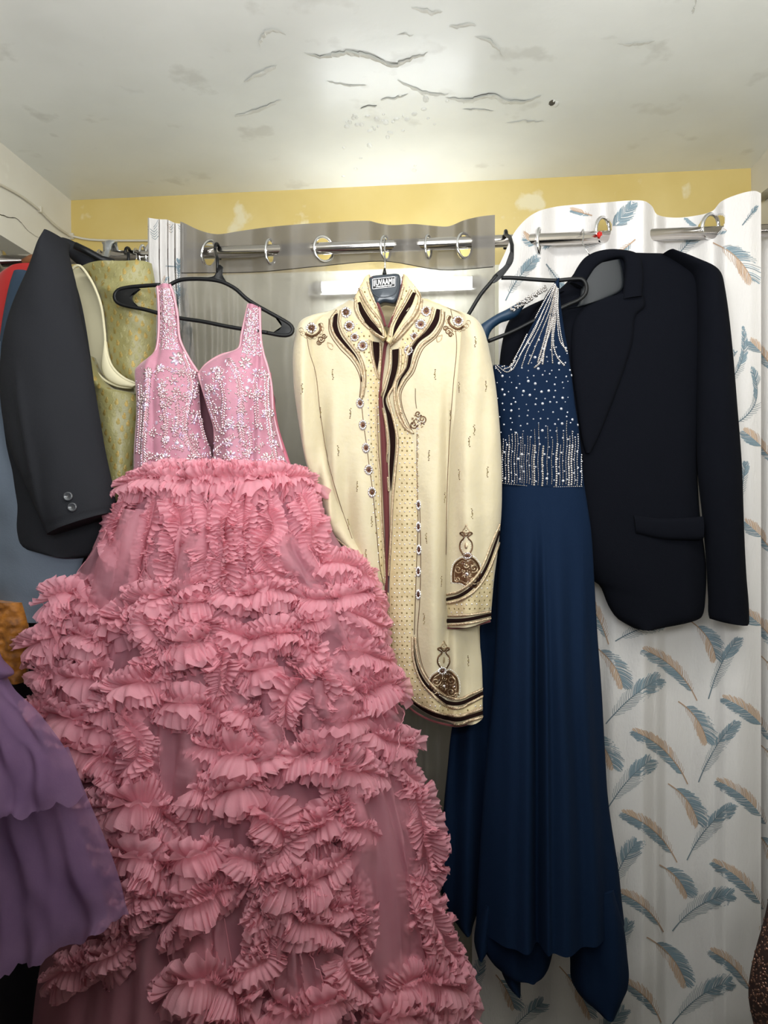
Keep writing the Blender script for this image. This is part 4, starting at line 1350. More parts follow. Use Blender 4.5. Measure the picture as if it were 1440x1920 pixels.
while x < 1095:
    top_ = rnd.uniform(812, 838) if rnd.random() < .6 else rnd.uniform(788, 812)
    wide = rnd.random() < .28
    y = top_; yb_ = 904 + 3 * math.sin((x - 942) / 40) + (x - 942) * .05
    while y < yb_:
        surf_bead(m, GB, x + .8 * math.sin(y * .1) + (y - 900) * -.02, y, (.0026 if wide and y > 832 else .0010) * rnd.uniform(.85, 1.1), .0026, .0019, rnd.uniform(-.1, .1), 6, 2)
        y += 4.3
    x += rnd.uniform(3.2, 7.0) if x < 1000 else rnd.uniform(5, 9)
xx = 943
while xx < 1095:
    surf_bead(m, GB, xx, 906 + 3 * math.sin((xx - 942) / 40) + (xx - 942) * .05, .0022, .0010, .0015, 0, 6, 2); xx += 4
build('waist_beading', m, M_silver, gown, kind='stuff')
m = MB()
j = 0; y = 640
while y < 905:
    x = 932 + (j % 2) * 8
    while x < 1096:
        s_ = rnd.uniform(.0013, .0024) if rnd.random() < .85 else .0030
        if y > 690 or x > 985: surf_bead(m, GB, x + rnd.uniform(-4, 4), y + rnd.uniform(-4, 4), s_, s_, .0018, 0, 6, 2)
        x += 15
    y += 13; j += 1
build('rhinestone', m, M_pearl, gown, kind='stuff')
hb = wide_hanger('clothes_hanger', 'black plastic hanger with a rounded end holding the blue gown', YG,
                 [[(940, 521), (960, 521), (1000, 524), (1040, 526), (1078, 523), (1092, 524), (1099, 534), (1098, 550), (1086, 562), (1064, 572), (1044, 582)],
                  [(932, 516), (918, 532), (900, 554), (878, 590), (870, 600)],
                  [(1044, 582), (1000, 602), (960, 622), (915, 640)]],
                 [[(957, 470), (963, 476), (962, 490), (950, 508), (940, 520), (925, 530), (922, 522), (930, 512), (944, 500), (952, 488)]], (940, 520), 948, mat_=M_blk)
m = MB()
hx = P(948, rodpy(948), YR).x
pts = [Vector((hx, YR + .020 * math.cos(math.radians(a)), ZR + .021 * math.sin(math.radians(a)))) for a in range(-30, 170, 12)]
pts += [P(956, 445, YG + .06), P(960, 460, YG + .03), P(960, 480, YG + .01), P(952, 498, YG)]
m.tube(pts, .0042, 9); build('hook', m, M_blk, hb)

# ================================================================== LEFT GROUP
M_char = mat('charcoal_suiting', '#26272b', .9, sheen=.0, bump=.25, bscale=700, bump2=.15, bscale2=9, weave=.1, spec=.15)
M_charin = mat('grey_satin_lining', '#4a4c52', .4)
YJ = 1.46
jk = thing('charcoal_jacket', 'charcoal grey suit jacket at the far left, seen side on with two cuff buttons', 'jacket', tuple(P(110, 1040, YJ)))
m = MB()
panel(m, [((60, 520), (120, 470)), ((28, 580), (150, 560)), ((8, 640), (168, 660)), ((4, 760), (185, 790)), ((14, 860), (205, 900)), ((24, 940), (200, 960)), ((24, 1000), (190, 1010)), ((40, 1026), (172, 1040)), ((90, 1038), (150, 1046))],
      YJ + .06, .035, .03, 40, 80, fold=lambda u, v, x, y: .005 * fn1(x * .02, y * .01, 2))
build('body', m, M_char, jk)
m = MB()
panel(m, [((104, 450), (122, 450)), ((84, 476), (124, 470)), ((58, 520), (140, 530)), ((32, 570), (150, 590)), ((12, 630), (163, 650)), ((4, 700), (174, 710)), ((8, 780), (186, 780)), ((26, 850), (198, 850)),
          ((58, 925), (212, 915)), ((84, 978), (217, 948)), ((95, 1003), (217, 960))],
      YJ, .060, .035, 50, 110, fold=lambda u, v, x, y: .004 * fn1(x * .02, y * .012, 1) + .006 * math.exp(-((x - (60 + (y - 700) * .14)) / 10) ** 2) * sm(650, 800, y) - .003 * math.exp(-((y - 905 + (x - 60) * .2) / 5) ** 2) * sm(100, 60, x) - .003 * math.exp(-((y - 988 + (x - 100) * .3) / 2.5) ** 2), pw=.5)
JS = Surf(m); build('sleeve', m, M_char, jk)
m = MB()
panel(m, [((106, 450), (110, 458)), ((124, 447), (128, 480)), ((145, 456), (150, 500)), ((170, 470), (172, 520)), ((195, 488), (196, 520)), ((212, 500), (210, 515))], YJ + .15, .03, .03, 20, 50)
build('shoulder', m, M_char, jk)
M_btn = mat('dark_horn_button', '#3a3c40', .3, coat=.5)
for (x, y) in ((128, 931), (136, 951)):
    mb = MB(); c, nn = JS.hit(x, y)
    s1 = nn.orthogonal().normalized(); s2 = nn.cross(s1)
    prof = ((.0, .003), (.004, .003), (.0062, .0042), (.0082, .0046), (.0094, .003), (.0094, .0002))
    mb.grid([[c + (s1 * math.cos(a) + s2 * math.sin(a)) * max(r, .0002) + nn * h_ for a in [2 * PI * i / 22 for i in range(22)]] for r, h_ in prof], close_u=True)
    bt = build('cuff_button', mb, M_btn, jk)
    mb = MB()
    for i in range(4):
        a = PI / 4 + i * PI / 2; q = c + (s1 * math.cos(a) + s2 * math.sin(a)) * .002 + nn * .0031; mb.ellip(q, s1 * .0009, s2 * .0009, nn * .0005, 6, 3)
    build('thread_hole', mb, M_crk, bt)

# brocade vest
M_broc = mat('green_gold_brocade', '#938e5e', .42, col2='#827a48', nscale=9, ncontrast=.5, bump=.3, bscale=300, bump2=.4, bscale2=22, spec=.6, sheen=.2)
M_motif = mat('gold_zari', '#b0934f', .38, metal=.35, col2='#8b8048', nscale=60, bump=.5, bscale=700)
M_mdark = mat('dark_zari', '#969062', .5, metal=.2, bump=.5, bscale=700)
M_vlin = mat('cream_lining', '#d8d0ae', .65, bump=.1, bscale=50)
YV = 1.575
vest = thing('brocade_vest', 'green and gold brocade sleeveless vest seen side on through its armhole', 'vest', tuple(P(215, 930, YV)))
m = MB()
# front half: from the neck down behind the pink gown
panel(m, [((150, 503), (284, 494)), ((176, 533), (290, 528)), ((190, 570), (292, 570)), ((199, 620), (292, 620)), ((203, 670), (290, 670)), ((222, 706), (285, 700)), ((258, 722), (284, 730)), ((256, 742), (284, 745))],
      YV, .035, .012, 40, 60, fold=lambda u, v, x, y: .010 * math.exp(-((y - 548 - (x - 200) * .12) / 12) ** 2) + .005 * math.sin(x * .08 + y * .11) * sm(560, 480, y) + .003 * fn1(x * .04, y * .04, 3), pw=.5)
mV1 = m
m2 = MB()
panel(m2, [((158, 662), (172, 668)), ((166, 690), (186, 700)), ((172, 722), (212, 728)), ((175, 742), (257, 741)), ((182, 800), (258, 790)), ((192, 850), (252, 845)), ((203, 900), (246, 900)), ((212, 936), (228, 940))],
      YV - .02, .03, .03, 40, 60, fold=lambda u, v, x, y: .004 * fn1(x * .03, y * .02, 3), pw=.5)
SV = Surf(mV1, m2)


def lattice(mb, sf, x0, x1, y0, y1, sx, sy, ang, ok):
    ca, sa = math.cos(ang), math.sin(ang); cx, cy = (x0 + x1) / 2, (y0 + y1) / 2
    R_ = max(x1 - x0, y1 - y0); n = int(R_ / sy) + 2
    for j in range(-n, n):
        for i in range(-n, n):
            u = (i + (.5 if j % 2 else 0)) * sx; v = j * sy
            x = cx + u * ca - v * sa; y = cy + u * sa + v * ca
            if not (x0 < x < x1 and y0 < y < y1 and ok(x, y)): continue
            mb.cur = 1 if rnd.random() < .7 else 2
            for (du, dv, a, w_, h_) in ((0, 1, 0, .0043, .0056), (0, -3.6, 0, .0024, .0042)):
                surf_bead(mb, sf, x + du * ca - dv * sa, y + du * sa + dv * ca, w_, h_, .0005, a - ang, 7, 2)


lattice(m, Surf(mV1), 150, 292, 470, 745, 18, 11.5, -.25, lambda x, y: y < 740)
lattice(m2, Surf(m2), 158, 262, 662, 940, 19, 12, .18, lambda x, y: True)
build('front', m, [M_broc, M_motif, M_mdark], vest)
build('side_panel', m2, [M_broc, M_motif, M_mdark], vest)
m = MB()   # inside, seen through the armhole
panel(m, [((128, 508), (154, 500)), ((136, 540), (184, 545)), ((146, 580), (196, 600)), ((156, 620), (204, 660)), ((164, 660), (222, 704)), ((176, 700), (250, 722)), ((190, 722), (250, 740))], YV + .03, .002, .004, 16, 40)
build('back_lining', m, M_vlin, vest)
m = MB()
rim = [(134, 506), (140, 500), (149, 498), (162, 512), (178, 540), (190, 575), (196, 620), (200, 662), (212, 690), (234, 710), (259, 720)]
rim2 = [(131, 510), (136, 536), (145, 570), (153, 605), (162, 645), (168, 672), (178, 694), (196, 712), (222, 724), (246, 726), (259, 721)]
# facing folded in: a crescent of lining
panel(m, [((196, 640), (200, 640)), ((191, 668), (206, 672)), ((190, 690), (218, 696)), ((198, 708), (236, 710)), ((220, 722), (256, 719)), ((248, 727), (260, 721))], YV - .028, .006, .004, 12, 40)
build('armhole_facing', m, M_vlin, vest)
m = MB(); m.tube([P(q[0], q[1], YV - .030) for q in crv(rim, 60)], .0030, 8); build('armhole_edge', m, M_vlin, vest)
m = MB(); m.tube([P(q[0], q[1], YV - .022) for q in crv(rim2, 60)], .0030, 8); build('armhole_edge', m, M_vlin, vest)

# garments behind them, hanging side on along the rod
def shirt(name, label, cat, rows, Y, m_, front=.03, fold=None, part='body', grp=None, back=.03):
    t = thing(name, label, cat, tuple(P(rows[-1][0][0], rows[-1][0][1], Y)), grp)
    mb = MB(); panel(mb, rows, Y, front, back, 30, 60, fold=fold or (lambda u, v, x, y: .006 * fn1(x * .03, y * .01, Y * 9)), pw=.5)
    build(part, mb, m_, t); return t


M_redc = mat('red_cotton', '#a81a18', .8, sheen=.2, bump=.2, bscale=300)
M_navc = mat('slate_navy_cloth', '#2b3d50', .85, bump=.2, bscale=400)
M_bgry = mat('blue_grey_cloth', '#66717f', .8, bump=.2, bscale=300, bump2=.3, bscale2=12)
M_ochr = mat('ochre_embroidered', '#b9741c', .6, col2='#7d4a12', nscale=60, ncontrast=.3, bump=.6, bscale=120, sheen=.2)
M_brw = mat('brown_wood', '#8c5a36', .5, col2='#6e4326', nscale=30, stretch=(1, 1, 6))
t = shirt('red_garment', 'bright red garment behind the charcoal jacket at the left edge', 'garment',
          [((20, 506), (72, 497)), ((0, 516), (80, 510)), ((-14, 550), (84, 560)), ((-20, 620), (60, 640)), ((-24, 720), (50, 720))], 1.60, M_redc)
t = shirt('navy_jacket', 'slate navy jacket between the red garment and the charcoal jacket', 'jacket',
          [((30, 514), (64, 512)), ((22, 530), (80, 530)), ((14, 560), (90, 570)), ((4, 620), (70, 620)), ((-4, 700), (60, 700)), ((-10, 900), (60, 900)), ((-14, 1040), (50, 1040))], 1.55, M_navc)
t = shirt('blue_grey_shirt', 'blue grey shirt whose tail shows below the charcoal jacket hem', 'shirt',
          [((-50, 640), (2, 640)), ((-50, 760), (10, 760)), ((-50, 900), (60, 900)), ((-50, 1000), (165, 1000)), ((-50, 1050), (152, 1060)), ((-40, 1110), (140, 1110)), ((0, 1140), (128, 1140)), ((28, 1162), (100, 1166))], 1.53, M_bgry,
          fold=lambda u, v, x, y: .006 * fn1(x * .02, y * .02, 5))
t = shirt('ochre_garment', 'ochre embroidered garment showing below the blue grey shirt', 'garment',
          [((-60, 1120), (40, 1130)), ((-60, 1160), (52, 1170)), ((-60, 1200), (54, 1200)), ((-40, 1240), (50, 1240)), ((0, 1262), (50, 1264)), ((25, 1276), (48, 1278))], 1.50, M_ochr,
          fold=lambda u, v, x, y: .008 * fn1(x * .08, y * .08, 5))
t = shirt('dark_backing', 'near black sheet of cloth filling the dark gap behind the pink gown and jackets', 'garment',  # plain dark sheet for the dark background behind these clothes
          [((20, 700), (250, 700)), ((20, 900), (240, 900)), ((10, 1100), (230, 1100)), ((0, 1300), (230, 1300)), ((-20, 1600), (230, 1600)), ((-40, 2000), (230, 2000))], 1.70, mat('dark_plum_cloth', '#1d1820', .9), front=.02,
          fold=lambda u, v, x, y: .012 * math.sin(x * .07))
# wooden hanger end above the red garment
wdh = thing('wooden_hanger', 'brown wooden hanger end above the red garment', 'hanger', tuple(P(65, 490, 1.62)))
m = MB(); m.tube([P(x, y, 1.63) for x, y in ((46, 494), (60, 486), (76, 486), (90, 492))], .011, 12); build('shoulder', m, M_brw, wdh)
m = MB(); rod_hook(m, 70, 1.63, 486, .0016, .018); build('hook', m, M_wire, wdh)
# hanger hooks on the rod between jacket and brocade
M_whp = mat('glossy_grey_plastic', '#b9bcbf', .14, metal=.85)
hk = thing('jacket_hanger', 'black plastic hanger with a broad glossy hook, shouldering the charcoal jacket', 'hanger', tuple(P(205, 497, YJ + .05)))
m = MB(); hx = P(206, rodpy(206), YR).x
rows = []
for i in range(30):
    a = math.radians(-25 + 205 * i / 29); wv = .010 + .010 * math.exp(-((a - 1.9) / .5) ** 2)
    c = Vector((hx + .006 * (i / 29), YR + .026 * math.cos(a), ZR + .006 + .028 * math.sin(a)))
    nn = Vector((0, math.cos(a), math.sin(a)))
    rows.append([c + Vector((-wv, 0, 0)), c + nn * .004 + Vector((0, 0, 0)), c + Vector((wv, 0, 0)), c - nn * .003])
for t_ in (.3, .7, 1.0):
    c = Vector((hx + .006 + .012 * t_, YR - .026 + (-.05) * t_, ZR + .006 - .05 * t_)); wv = .010
    rows.append([c + Vector((-wv, 0, 0)), c + Vector((0, -.004, 0)), c + Vector((wv, 0, 0)), c + Vector((0, .003, 0))])
m.grid(rows, close_u=True); build('broad_hook', m, M_whp, hk)
m = MB(); m.tube([P(214, 492, YJ + .12), P(190, 486, YJ + .11), P(165, 472, YJ + .10), P(140, 460, YJ + .09)], .008, 10); build('arm', m, M_blk, hk)
vh = thing('vest_hanger', 'black plastic hanger hook on the rod above the brocade vest', 'hanger', tuple(P(240, 500, YV)))
m = MB(); rod_hook(m, 241, YV + .02, 500, .0035, .0185); build('hook', m, M_blk, vh)
m = MB(); m.tube([P(200, 520, YV + .015), P(240, 502, YV + .02), P(285, 512, YV + .02)], .005, 9); build('arm', m, M_blk, vh)
for k, px in enumerate((188, 256)):
    t = thing('wire_hanger', ['bright wire hanger hook on the rod left of the broad glossy hook', 'bright wire hanger hook close beside the gathered feather curtain'][k], 'hanger', tuple(P(px, 500, 1.64)))
    m = MB(); rod_hook(m, px, 1.66, 500, .0013, .0165); build('hook', m, M_wire, t)
    m = MB(); m.tube([P(px - 26, 518, 1.66), P(px, 500, 1.66), P(px + 26, 518, 1.66)], .0013, 6); build('shoulder_wire', m, M_wire, t)

# ---- lilac tulle gown, bottom left
def tulle(name, col, col2, transp, transl=.35, nscale=14, bump=.3, rough=.8):
    return mat(name, col, rough, col2=col2, nscale=nscale, ncontrast=.5, transl=transl, transp=transp, bump=bump, bscale=380, bump2=.2, bscale2=30, spec=.2)


def ragged(mb, nu, nv, k0=8, amp=.016):
    # the cut edge of the net dips and rises between pleats
    for j in range(nv - k0, nv + 1):
        w_ = ((j - nv + k0) / k0) ** 2
        for i in range(nu + 1):
            q = j * (nu + 1) + i; p = mb.v[q]
            dz = amp * w_ * (fn1(i * .16, 3.1, nu) + .6 * fn1(i * .5, 1.7, nu))
            mb.v[q] = (p[0], p[1], p[2] + dz)


M_lil = tulle('lilac_tulle', '#8c6e90', '#765a7f', .32)
M_lil2 = tulle('lilac_lining', '#5b4463', '#4c3853', .0, transl=.1)
YLl = 1.18
lg = thing('lilac_gown', 'lilac tulle gown with two gathered tiers at the bottom left corner', 'gown', tuple(P(60, 1860, YLl)))
lf = lambda k, a: (lambda u, v, x, y: a * (math.sin((u + .12 * fn1(u * 3, v * 2, k)) * 46 + k) * .55 + math.sin(u * 83 + 2.6 * fn1(u * 6, v * 3, k + 4)) * .3 + fn1(u * 14, v * 2.5, k + 9) * .9) * (.35 + .65 * v))
m = MB()
panel(m, [((-260, 1210), (4, 1246)), ((-280, 1290), (28, 1292)), ((-300, 1330), (68, 1330)), ((-320, 1390), (112, 1388)), ((-330, 1440), (140, 1440)), ((-340, 1530), (158, 1492))],
      YLl + .01, lambda v: .05 + .06 * v, .02, 120, 60, fold=lf(1, .016), close=False, eb=.2)
ragged(m, 120, 60)
build('upper_tier', m, M_lil, lg)
m = MB()
panel(m, [((-300, 1380), (128, 1400)), ((-320, 1500), (158, 1480)), ((-330, 1600), (198, 1576)), ((-340, 1700), (225, 1650)), ((-350, 1800), (236, 1690)), ((-360, 1900), (243, 1712))],
      YLl + .035, lambda v: .05 + .05 * v, .02, 130, 70, fold=lf(2, .018), close=False, eb=.2)
ragged(m, 130, 70)
build('lower_tier', m, M_lil, lg)
m = MB()
panel(m, [((-260, 1230), (-10, 1256)), ((-300, 1330), (40, 1340)), ((-330, 1500), (120, 1480)), ((-340, 1650), (170, 1620)), ((-350, 1800), (196, 1690)), ((-350, 1880), (200, 1720))],
      YLl + .06, lambda v: .04 + .04 * v, .02, 60, 50, fold=lf(3, .006))
build('lining', m, M_lil2, lg)
m = MB()
panel(m, [((-60, 1150), (-20, 1170)), ((-80, 1200), (2, 1236)), ((-90, 1240), (26, 1262)), ((-100, 1262), (10, 1272))], YLl, .03, .02, 30, 20, fold=lf(5, .004))
build('bodice_edge', m, M_lil, lg)

m = MB()
panel(m, [((-172, 860), (-70, 862)), ((-200, 960), (-50, 962)), ((-190, 1060), (-44, 1080)), ((-180, 1160), (-34, 1176)), ((-210, 1230), (-10, 1244))], YLl + .02, .05, .04, 30, 40, fold=lf(6, .003))
build('bodice', m, M_lil, lg)
peg = P(-122, 740, YLl + .03)
for x in (-160, -82):
    m = MB(); m.tube([P(x, 866, YLl + .02), P(lerp(x, -122, .55), 800, YLl + .03), peg + Vector((0, 0, .004))], .007, 8); build('shoulder_strap', m, M_lil, lg)
m = MB(); m.tube([(XL - .01, peg.y, peg.z - .01), (peg.x + .01, peg.y, peg.z - .006), (peg.x + .022, peg.y, peg.z + .012)], .006, 10)
tag(build('wall_peg', m, M_steel), 'steel peg on the left wall that the lilac gown hangs from', 'peg')

# ---- brown sequinned garment, bottom right corner
M_brs = mat('brown_net', '#3a2622', .7, col2='#241614', nscale=60, bump=.4, bscale=160)
M_seq = mat('bronze_sequin', '#8a6a5c', .2, metal=.7)
sg = thing('brown_sequin_gown', 'dark brown sequinned gown just inside the bottom right corner', 'gown', tuple(P(1425, 1900, 1.42)))
m = MB()
panel(m, [((1446, 1660), (1560, 1640)), ((1434, 1720), (1600, 1700)), ((1420, 1770), (1620, 1760)), ((1408, 1820), (1640, 1820)), ((1404, 1870), (1640, 1880)), ((1416, 1940), (1640, 1960)), ((1420, 2040), (1640, 2040))], 1.42, .06, .03, 30, 50,
      fold=lambda u, v, x, y: .006 * fn1(x * .05, y * .05, 2))
SS = Surf(m); build('skirt', m, M_brs, sg)
m = MB()
for k in range(420):
    x = rnd.uniform(1404, 1470); y = rnd.uniform(1680, 1930)
    surf_bead(m, SS, x, y, .0022, .0034, .0012, rnd.uniform(0, 3.1), 5, 2)
if m.v: build('sequins', m, M_seq, sg, kind='stuff')
# ================================================================== PINK GOWN
YK = 1.50
M_pbod = mat('pink_satin_net', '#bb8093', .5, col2='#a96f82', nscale=30, bump=.25, bscale=350, sheen=.3, spec=.5)
M_pseq = mat('pink_silver_beads', '#d6bcc1', .20, metal=.8)
M_pirid = mat('iridescent_sequin', '#d0b4d8', .10, metal=.6, col2='#f0e4f2', nscale=260, coat=.6)
M_pstm = mat('pink_cord', '#cf9aa6', .4, metal=.2)
M_pdark = mat('shaded_rose_inside', '#6a3f4b', .8)  # rose inside of the bodice, its shade put into the colour
M_tul = tulle('pink_tulle', '#e9acba', '#e09caf', .46, transl=.38)
M_drp = tulle('pink_tulle_drape', '#ebb0bd', '#e2a2b1', .60, transl=.38)
M_ruf = tulle('pink_ruffle_tulle', '#fbbecb', '#f3adbc', .25, transl=.40, nscale=9)
M_plin = tulle('pink_lining', '#985363', '#854656', .0, transl=.10, nscale=5)  # darkened: the shade in the voids between ruffles is in this colour
pk = thing('pink_gown', 'pink ball gown with beaded strap bodice and cascading tulle ruffles', 'gown', tuple(P(470, 1950, YK)))
m = MB()   # bodice: left half, right half share the waist; a deep V between
bf = lambda u, v, x, y: .008 * math.exp(-((x - 287) / 10) ** 2) - .006 * math.exp(-((x - 300) / 6) ** 2) + .003 * fn1(x * .03, y * .02, 1)
panel(m, [((295, 535), (318, 533)), ((297, 560), (324, 552)), ((298, 600), (332, 592)), ((296, 640), (335, 635)), ((290, 663), (350, 668)), ((264, 684), (362, 684)), ((254, 694), (370, 697)), ((257, 740), (374, 745)), ((257, 780), (377, 780)),
          ((254, 820), (385, 818)), ((252, 850), (396, 846)), ((252, 886), (400, 886))], YK, lambda v: .010 + .035 * sm(.25, .6, v), .01, 50, 110, fold=bf, pw=.5)
m2 = MB()
bf2 = lambda u, v, x, y: .010 * math.exp(-((x - 440) / 14) ** 2) + .006 * math.exp(-((x - 497) / 8) ** 2) - .008 * math.exp(-((x - 484) / 6) ** 2) + .003 * fn1(x * .03, y * .02, 8)
panel(m2, [((466, 570), (487, 575)), ((460, 596), (488, 600)), ((454, 628), (489, 636)), ((448, 654), (494, 664)), ((412, 668), (502, 690)), ((386, 684), (506, 706)), ((374, 702), (508, 724)), ((385, 745), (510, 752)), ((396, 780), (514, 780)),
           ((404, 818), (521, 812)), ((402, 842), (530, 846)), ((400, 886), (546, 886))], YK - .004, lambda v: .010 + .042 * sm(.25, .6, v), .01, 60, 110, fold=bf2, pw=.5)
SBo = Surf(m, m2)
build('bodice_side', m, M_pbod, pk); build('bodice_side', m2, M_pbod, pk)
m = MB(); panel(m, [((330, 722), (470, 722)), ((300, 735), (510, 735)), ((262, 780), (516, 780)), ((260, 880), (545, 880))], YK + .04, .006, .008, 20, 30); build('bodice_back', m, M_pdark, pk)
m = MB(); m.tube([P(q[0], q[1], YK - .016) for q in crv([(372, 700), (384, 740), (393, 770), (402, 800), (404, 834)], 30)], .003, 8)
build('neckline_piping', m, M_pstm, pk)
for pts in ([(318, 533), (325, 552), (333, 592), (337, 635), (352, 668), (371, 698)], [(466, 570), (460, 596), (453, 628), (447, 654), (412, 667), (387, 683), (373, 700)],
            [(295, 537), (297, 560), (298, 600), (296, 640), (289, 663), (264, 684), (255, 694)], [(487, 577), (489, 636), (494, 664), (502, 690), (509, 724), (513, 780), (530, 846)]):
    m = MB(); q = crv(pts, 50); m.tube([P(a[0], a[1], YK - .004) for a in q], .0028, 7); build('piping', m, M_pstm, pk)
# side lacing strip at the right
m = MB(); panel(m, [((500, 690), (508, 700)), ((508, 740), (514, 750)), ((514, 790), (522, 800)), ((526, 840), (538, 850)), ((534, 875), (548, 880))], YK + .012, .008, .008, 8, 30); build('side_panel', m, mat('rose_pink_cloth', '#c76f84', .7), pk)


def seqb(x, y, r=.0028, irid=None):
    bd_.cur = 1 if (rnd.random() < .3 if irid is None else irid) else 0
    surf_bead(bd_, SBo, x, y, r, r, .0012, 0, 7, 2)


bd_ = MB()
def flower(x, y, R_, n=6):
    for k in range(n):
        a = 2 * PI * k / n + rnd.random() * .3
        bd_.cur = 0 if rnd.random() < .8 else 1
        surf_bead(bd_, SBo, x + R_ * .6 * math.cos(a), y + R_ * .6 * math.sin(a), R_ * .00028, R_ * .00055, .0030, a + PI / 2 + PI * 0, 6, 3)
    surf_bead(bd_, SBo, x, y, .0020, .0020, .0040, 0, 6, 3)


def spray(pts, w_=7, step=4.6):
    n = int(plen(pts) / step); c = crv(pts, n + 1)
    for i in range(n):
        a = math.atan2(c[i + 1][1] - c[i][1], c[i + 1][0] - c[i][0])
        for s_ in (-1, 1):
            b = a + s_ * .75; ww = w_ * rnd.uniform(.7, 1.15)
            x = c[i][0] + math.cos(b) * ww * .5; y = c[i][1] + math.sin(b) * ww * .5
            bd_.cur = 0 if rnd.random() < .78 else 1
            surf_bead(bd_, SBo, x, y, .0015, .00062 * ww, .0024, b + PI / 2, 6, 3)
    bd_.cur = 2; surf_tube(bd_, SBo, pts, .0010, step=3, n=5)


for pts, w_ in (([(278, 695), (276, 740), (272, 790), (268, 840), (268, 880)], 10), ([(262, 720), (262, 780), (258, 850)], 8), ([(340, 660), (352, 690), (358, 720), (352, 760), (346, 800), (352, 830), (372, 856)], 11),
                ([(424, 672), (438, 690), (448, 715), (452, 750), (450, 790), (455, 830)], 11), ([(500, 700), (500, 740), (503, 790), (512, 840), (520, 875)], 10), ([(372, 856), (400, 850), (420, 832), (440, 816)], 9),
                ([(298, 725), (306, 760), (312, 800), (306, 840)], 8), ([(388, 720), (390, 750), (400, 780), (410, 810)], 8), ([(415, 715), (420, 745), (418, 775), (420, 805)], 7), ([(478, 705), (480, 750), (482, 800)], 8),
                ([(330, 740), (334, 780), (326, 820)], 7), ([(465, 800), (470, 835), (462, 865)], 7), ([(300, 870), (340, 868), (380, 876)], 7), ([(400, 876), (450, 872), (500, 876)], 7), ([(372, 770), (378, 800), (386, 830)], 6),
                ([(440, 860), (470, 850), (495, 830)], 6), ([(290, 700), (312, 690), (328, 700)], 6), ([(395, 695), (410, 690), (420, 700)], 6), ([(310, 850), (325, 838), (345, 846)], 6)):
    spray(pts, w_)
for k in range(95):
    x = rnd.uniform(262, 535); y = rnd.uniform(690, 884); flower(x, y, rnd.uniform(6, 10), rnd.choice((5, 6, 7)))
for (x, y, r) in ((332, 672, 14), (460, 680, 13), (300, 690, 9), (405, 695, 9), (310, 862, 13), (432, 856, 12), (360, 862, 12), (402, 866, 11), (500, 860, 12)): flower(x, y, r, 8)
for k in range(760): seqb(rnd.uniform(256, 542), rnd.uniform(688, 886), rnd.uniform(.0012, .0026))
for k in range(26): seqb(rnd.uniform(270, 520), rnd.uniform(700, 880), .0045, True)
# straps: rows of sequins and bugles
for k in range(520):
    t = rnd.random(); y = lerp(540, 655, t); x = rnd.uniform(298, 322 + 14 * t); seqb(x, y, rnd.uniform(.0014, .0026))
for k in range(380):
    t = rnd.random(); y = lerp(578, 668, t); x = rnd.uniform(464 - 12 * t, 488 + 4 * t); seqb(x, y, rnd.uniform(.0014, .0026))
for dx in (3, 9, 15, 21):
    surf_rope(bd_, SBo, [(297 + dx, 540), (300 + dx, 590), (300 + dx * 1.3, 640)], .0014)
    surf_rope(bd_, SBo, [(466 + dx * .85, 580), (460 + dx, 620), (452 + dx * 1.3, 655)], .0014)
# cord edges and waist row
for x in range(254, 546, 5): seqb(x + rnd.uniform(-1, 1), 882 + rnd.uniform(-3, 3), .0032)
build('bead_embroidery', bd_, [M_pseq, M_pirid, M_pstm], pk, kind='stuff')

# ---- skirt
def skrows(ins=0):
    R_ = [(872, 254, 548), (900, 238, 575), (950, 224, 598), (1000, 204, 625), (1050, 180, 655), (1100, 160, 680), (1150, 142, 697), (1250, 112, 722), (1350, 96, 745), (1450, 96, 762), (1550, 100, 778), (1650, 96, 796),
          (1750, 86, 822), (1850, 70, 852), (1950, 60, 885), (2100, 40, 930)]
    return [((l + ins, y), (r - ins, y)) for y, l, r in R_]


def sfold(k, a):
    def f(u, v, x, y):
        g = (.25 + .75 * sm(0, .35, v))
        return a * g * (math.sin((u + .05 * fn1(u * 4, v * 2.2, k)) * 52 + k) * .5 + math.sin(u * 97 + 2.2 * fn1(u * 5, v * 2.4, k + 5)) * .25 + fn1(u * 11, v * 1.6, k + 7) * 1.0)
    return f


sk_front = lambda v: .05 + .20 * (v ** .8)
m = MB(); panel(m, skrows(10), YK - .015, lambda v: sk_front(v) - .040, lambda v: .01 + .03 * v, 110, 130, fold=sfold(1, .016), pw=.7)
build('lining', m, M_plin, pk)
mT = MB(); panel(mT, skrows(0), YK - .015, lambda v: sk_front(v) - .005, lambda v: .03 + .06 * v, 200, 170, fold=sfold(2, .017), pw=.7, close=False, eb=.15)
ST = Surf(mT)
build('tulle_overlay', mT, M_tul, pk)

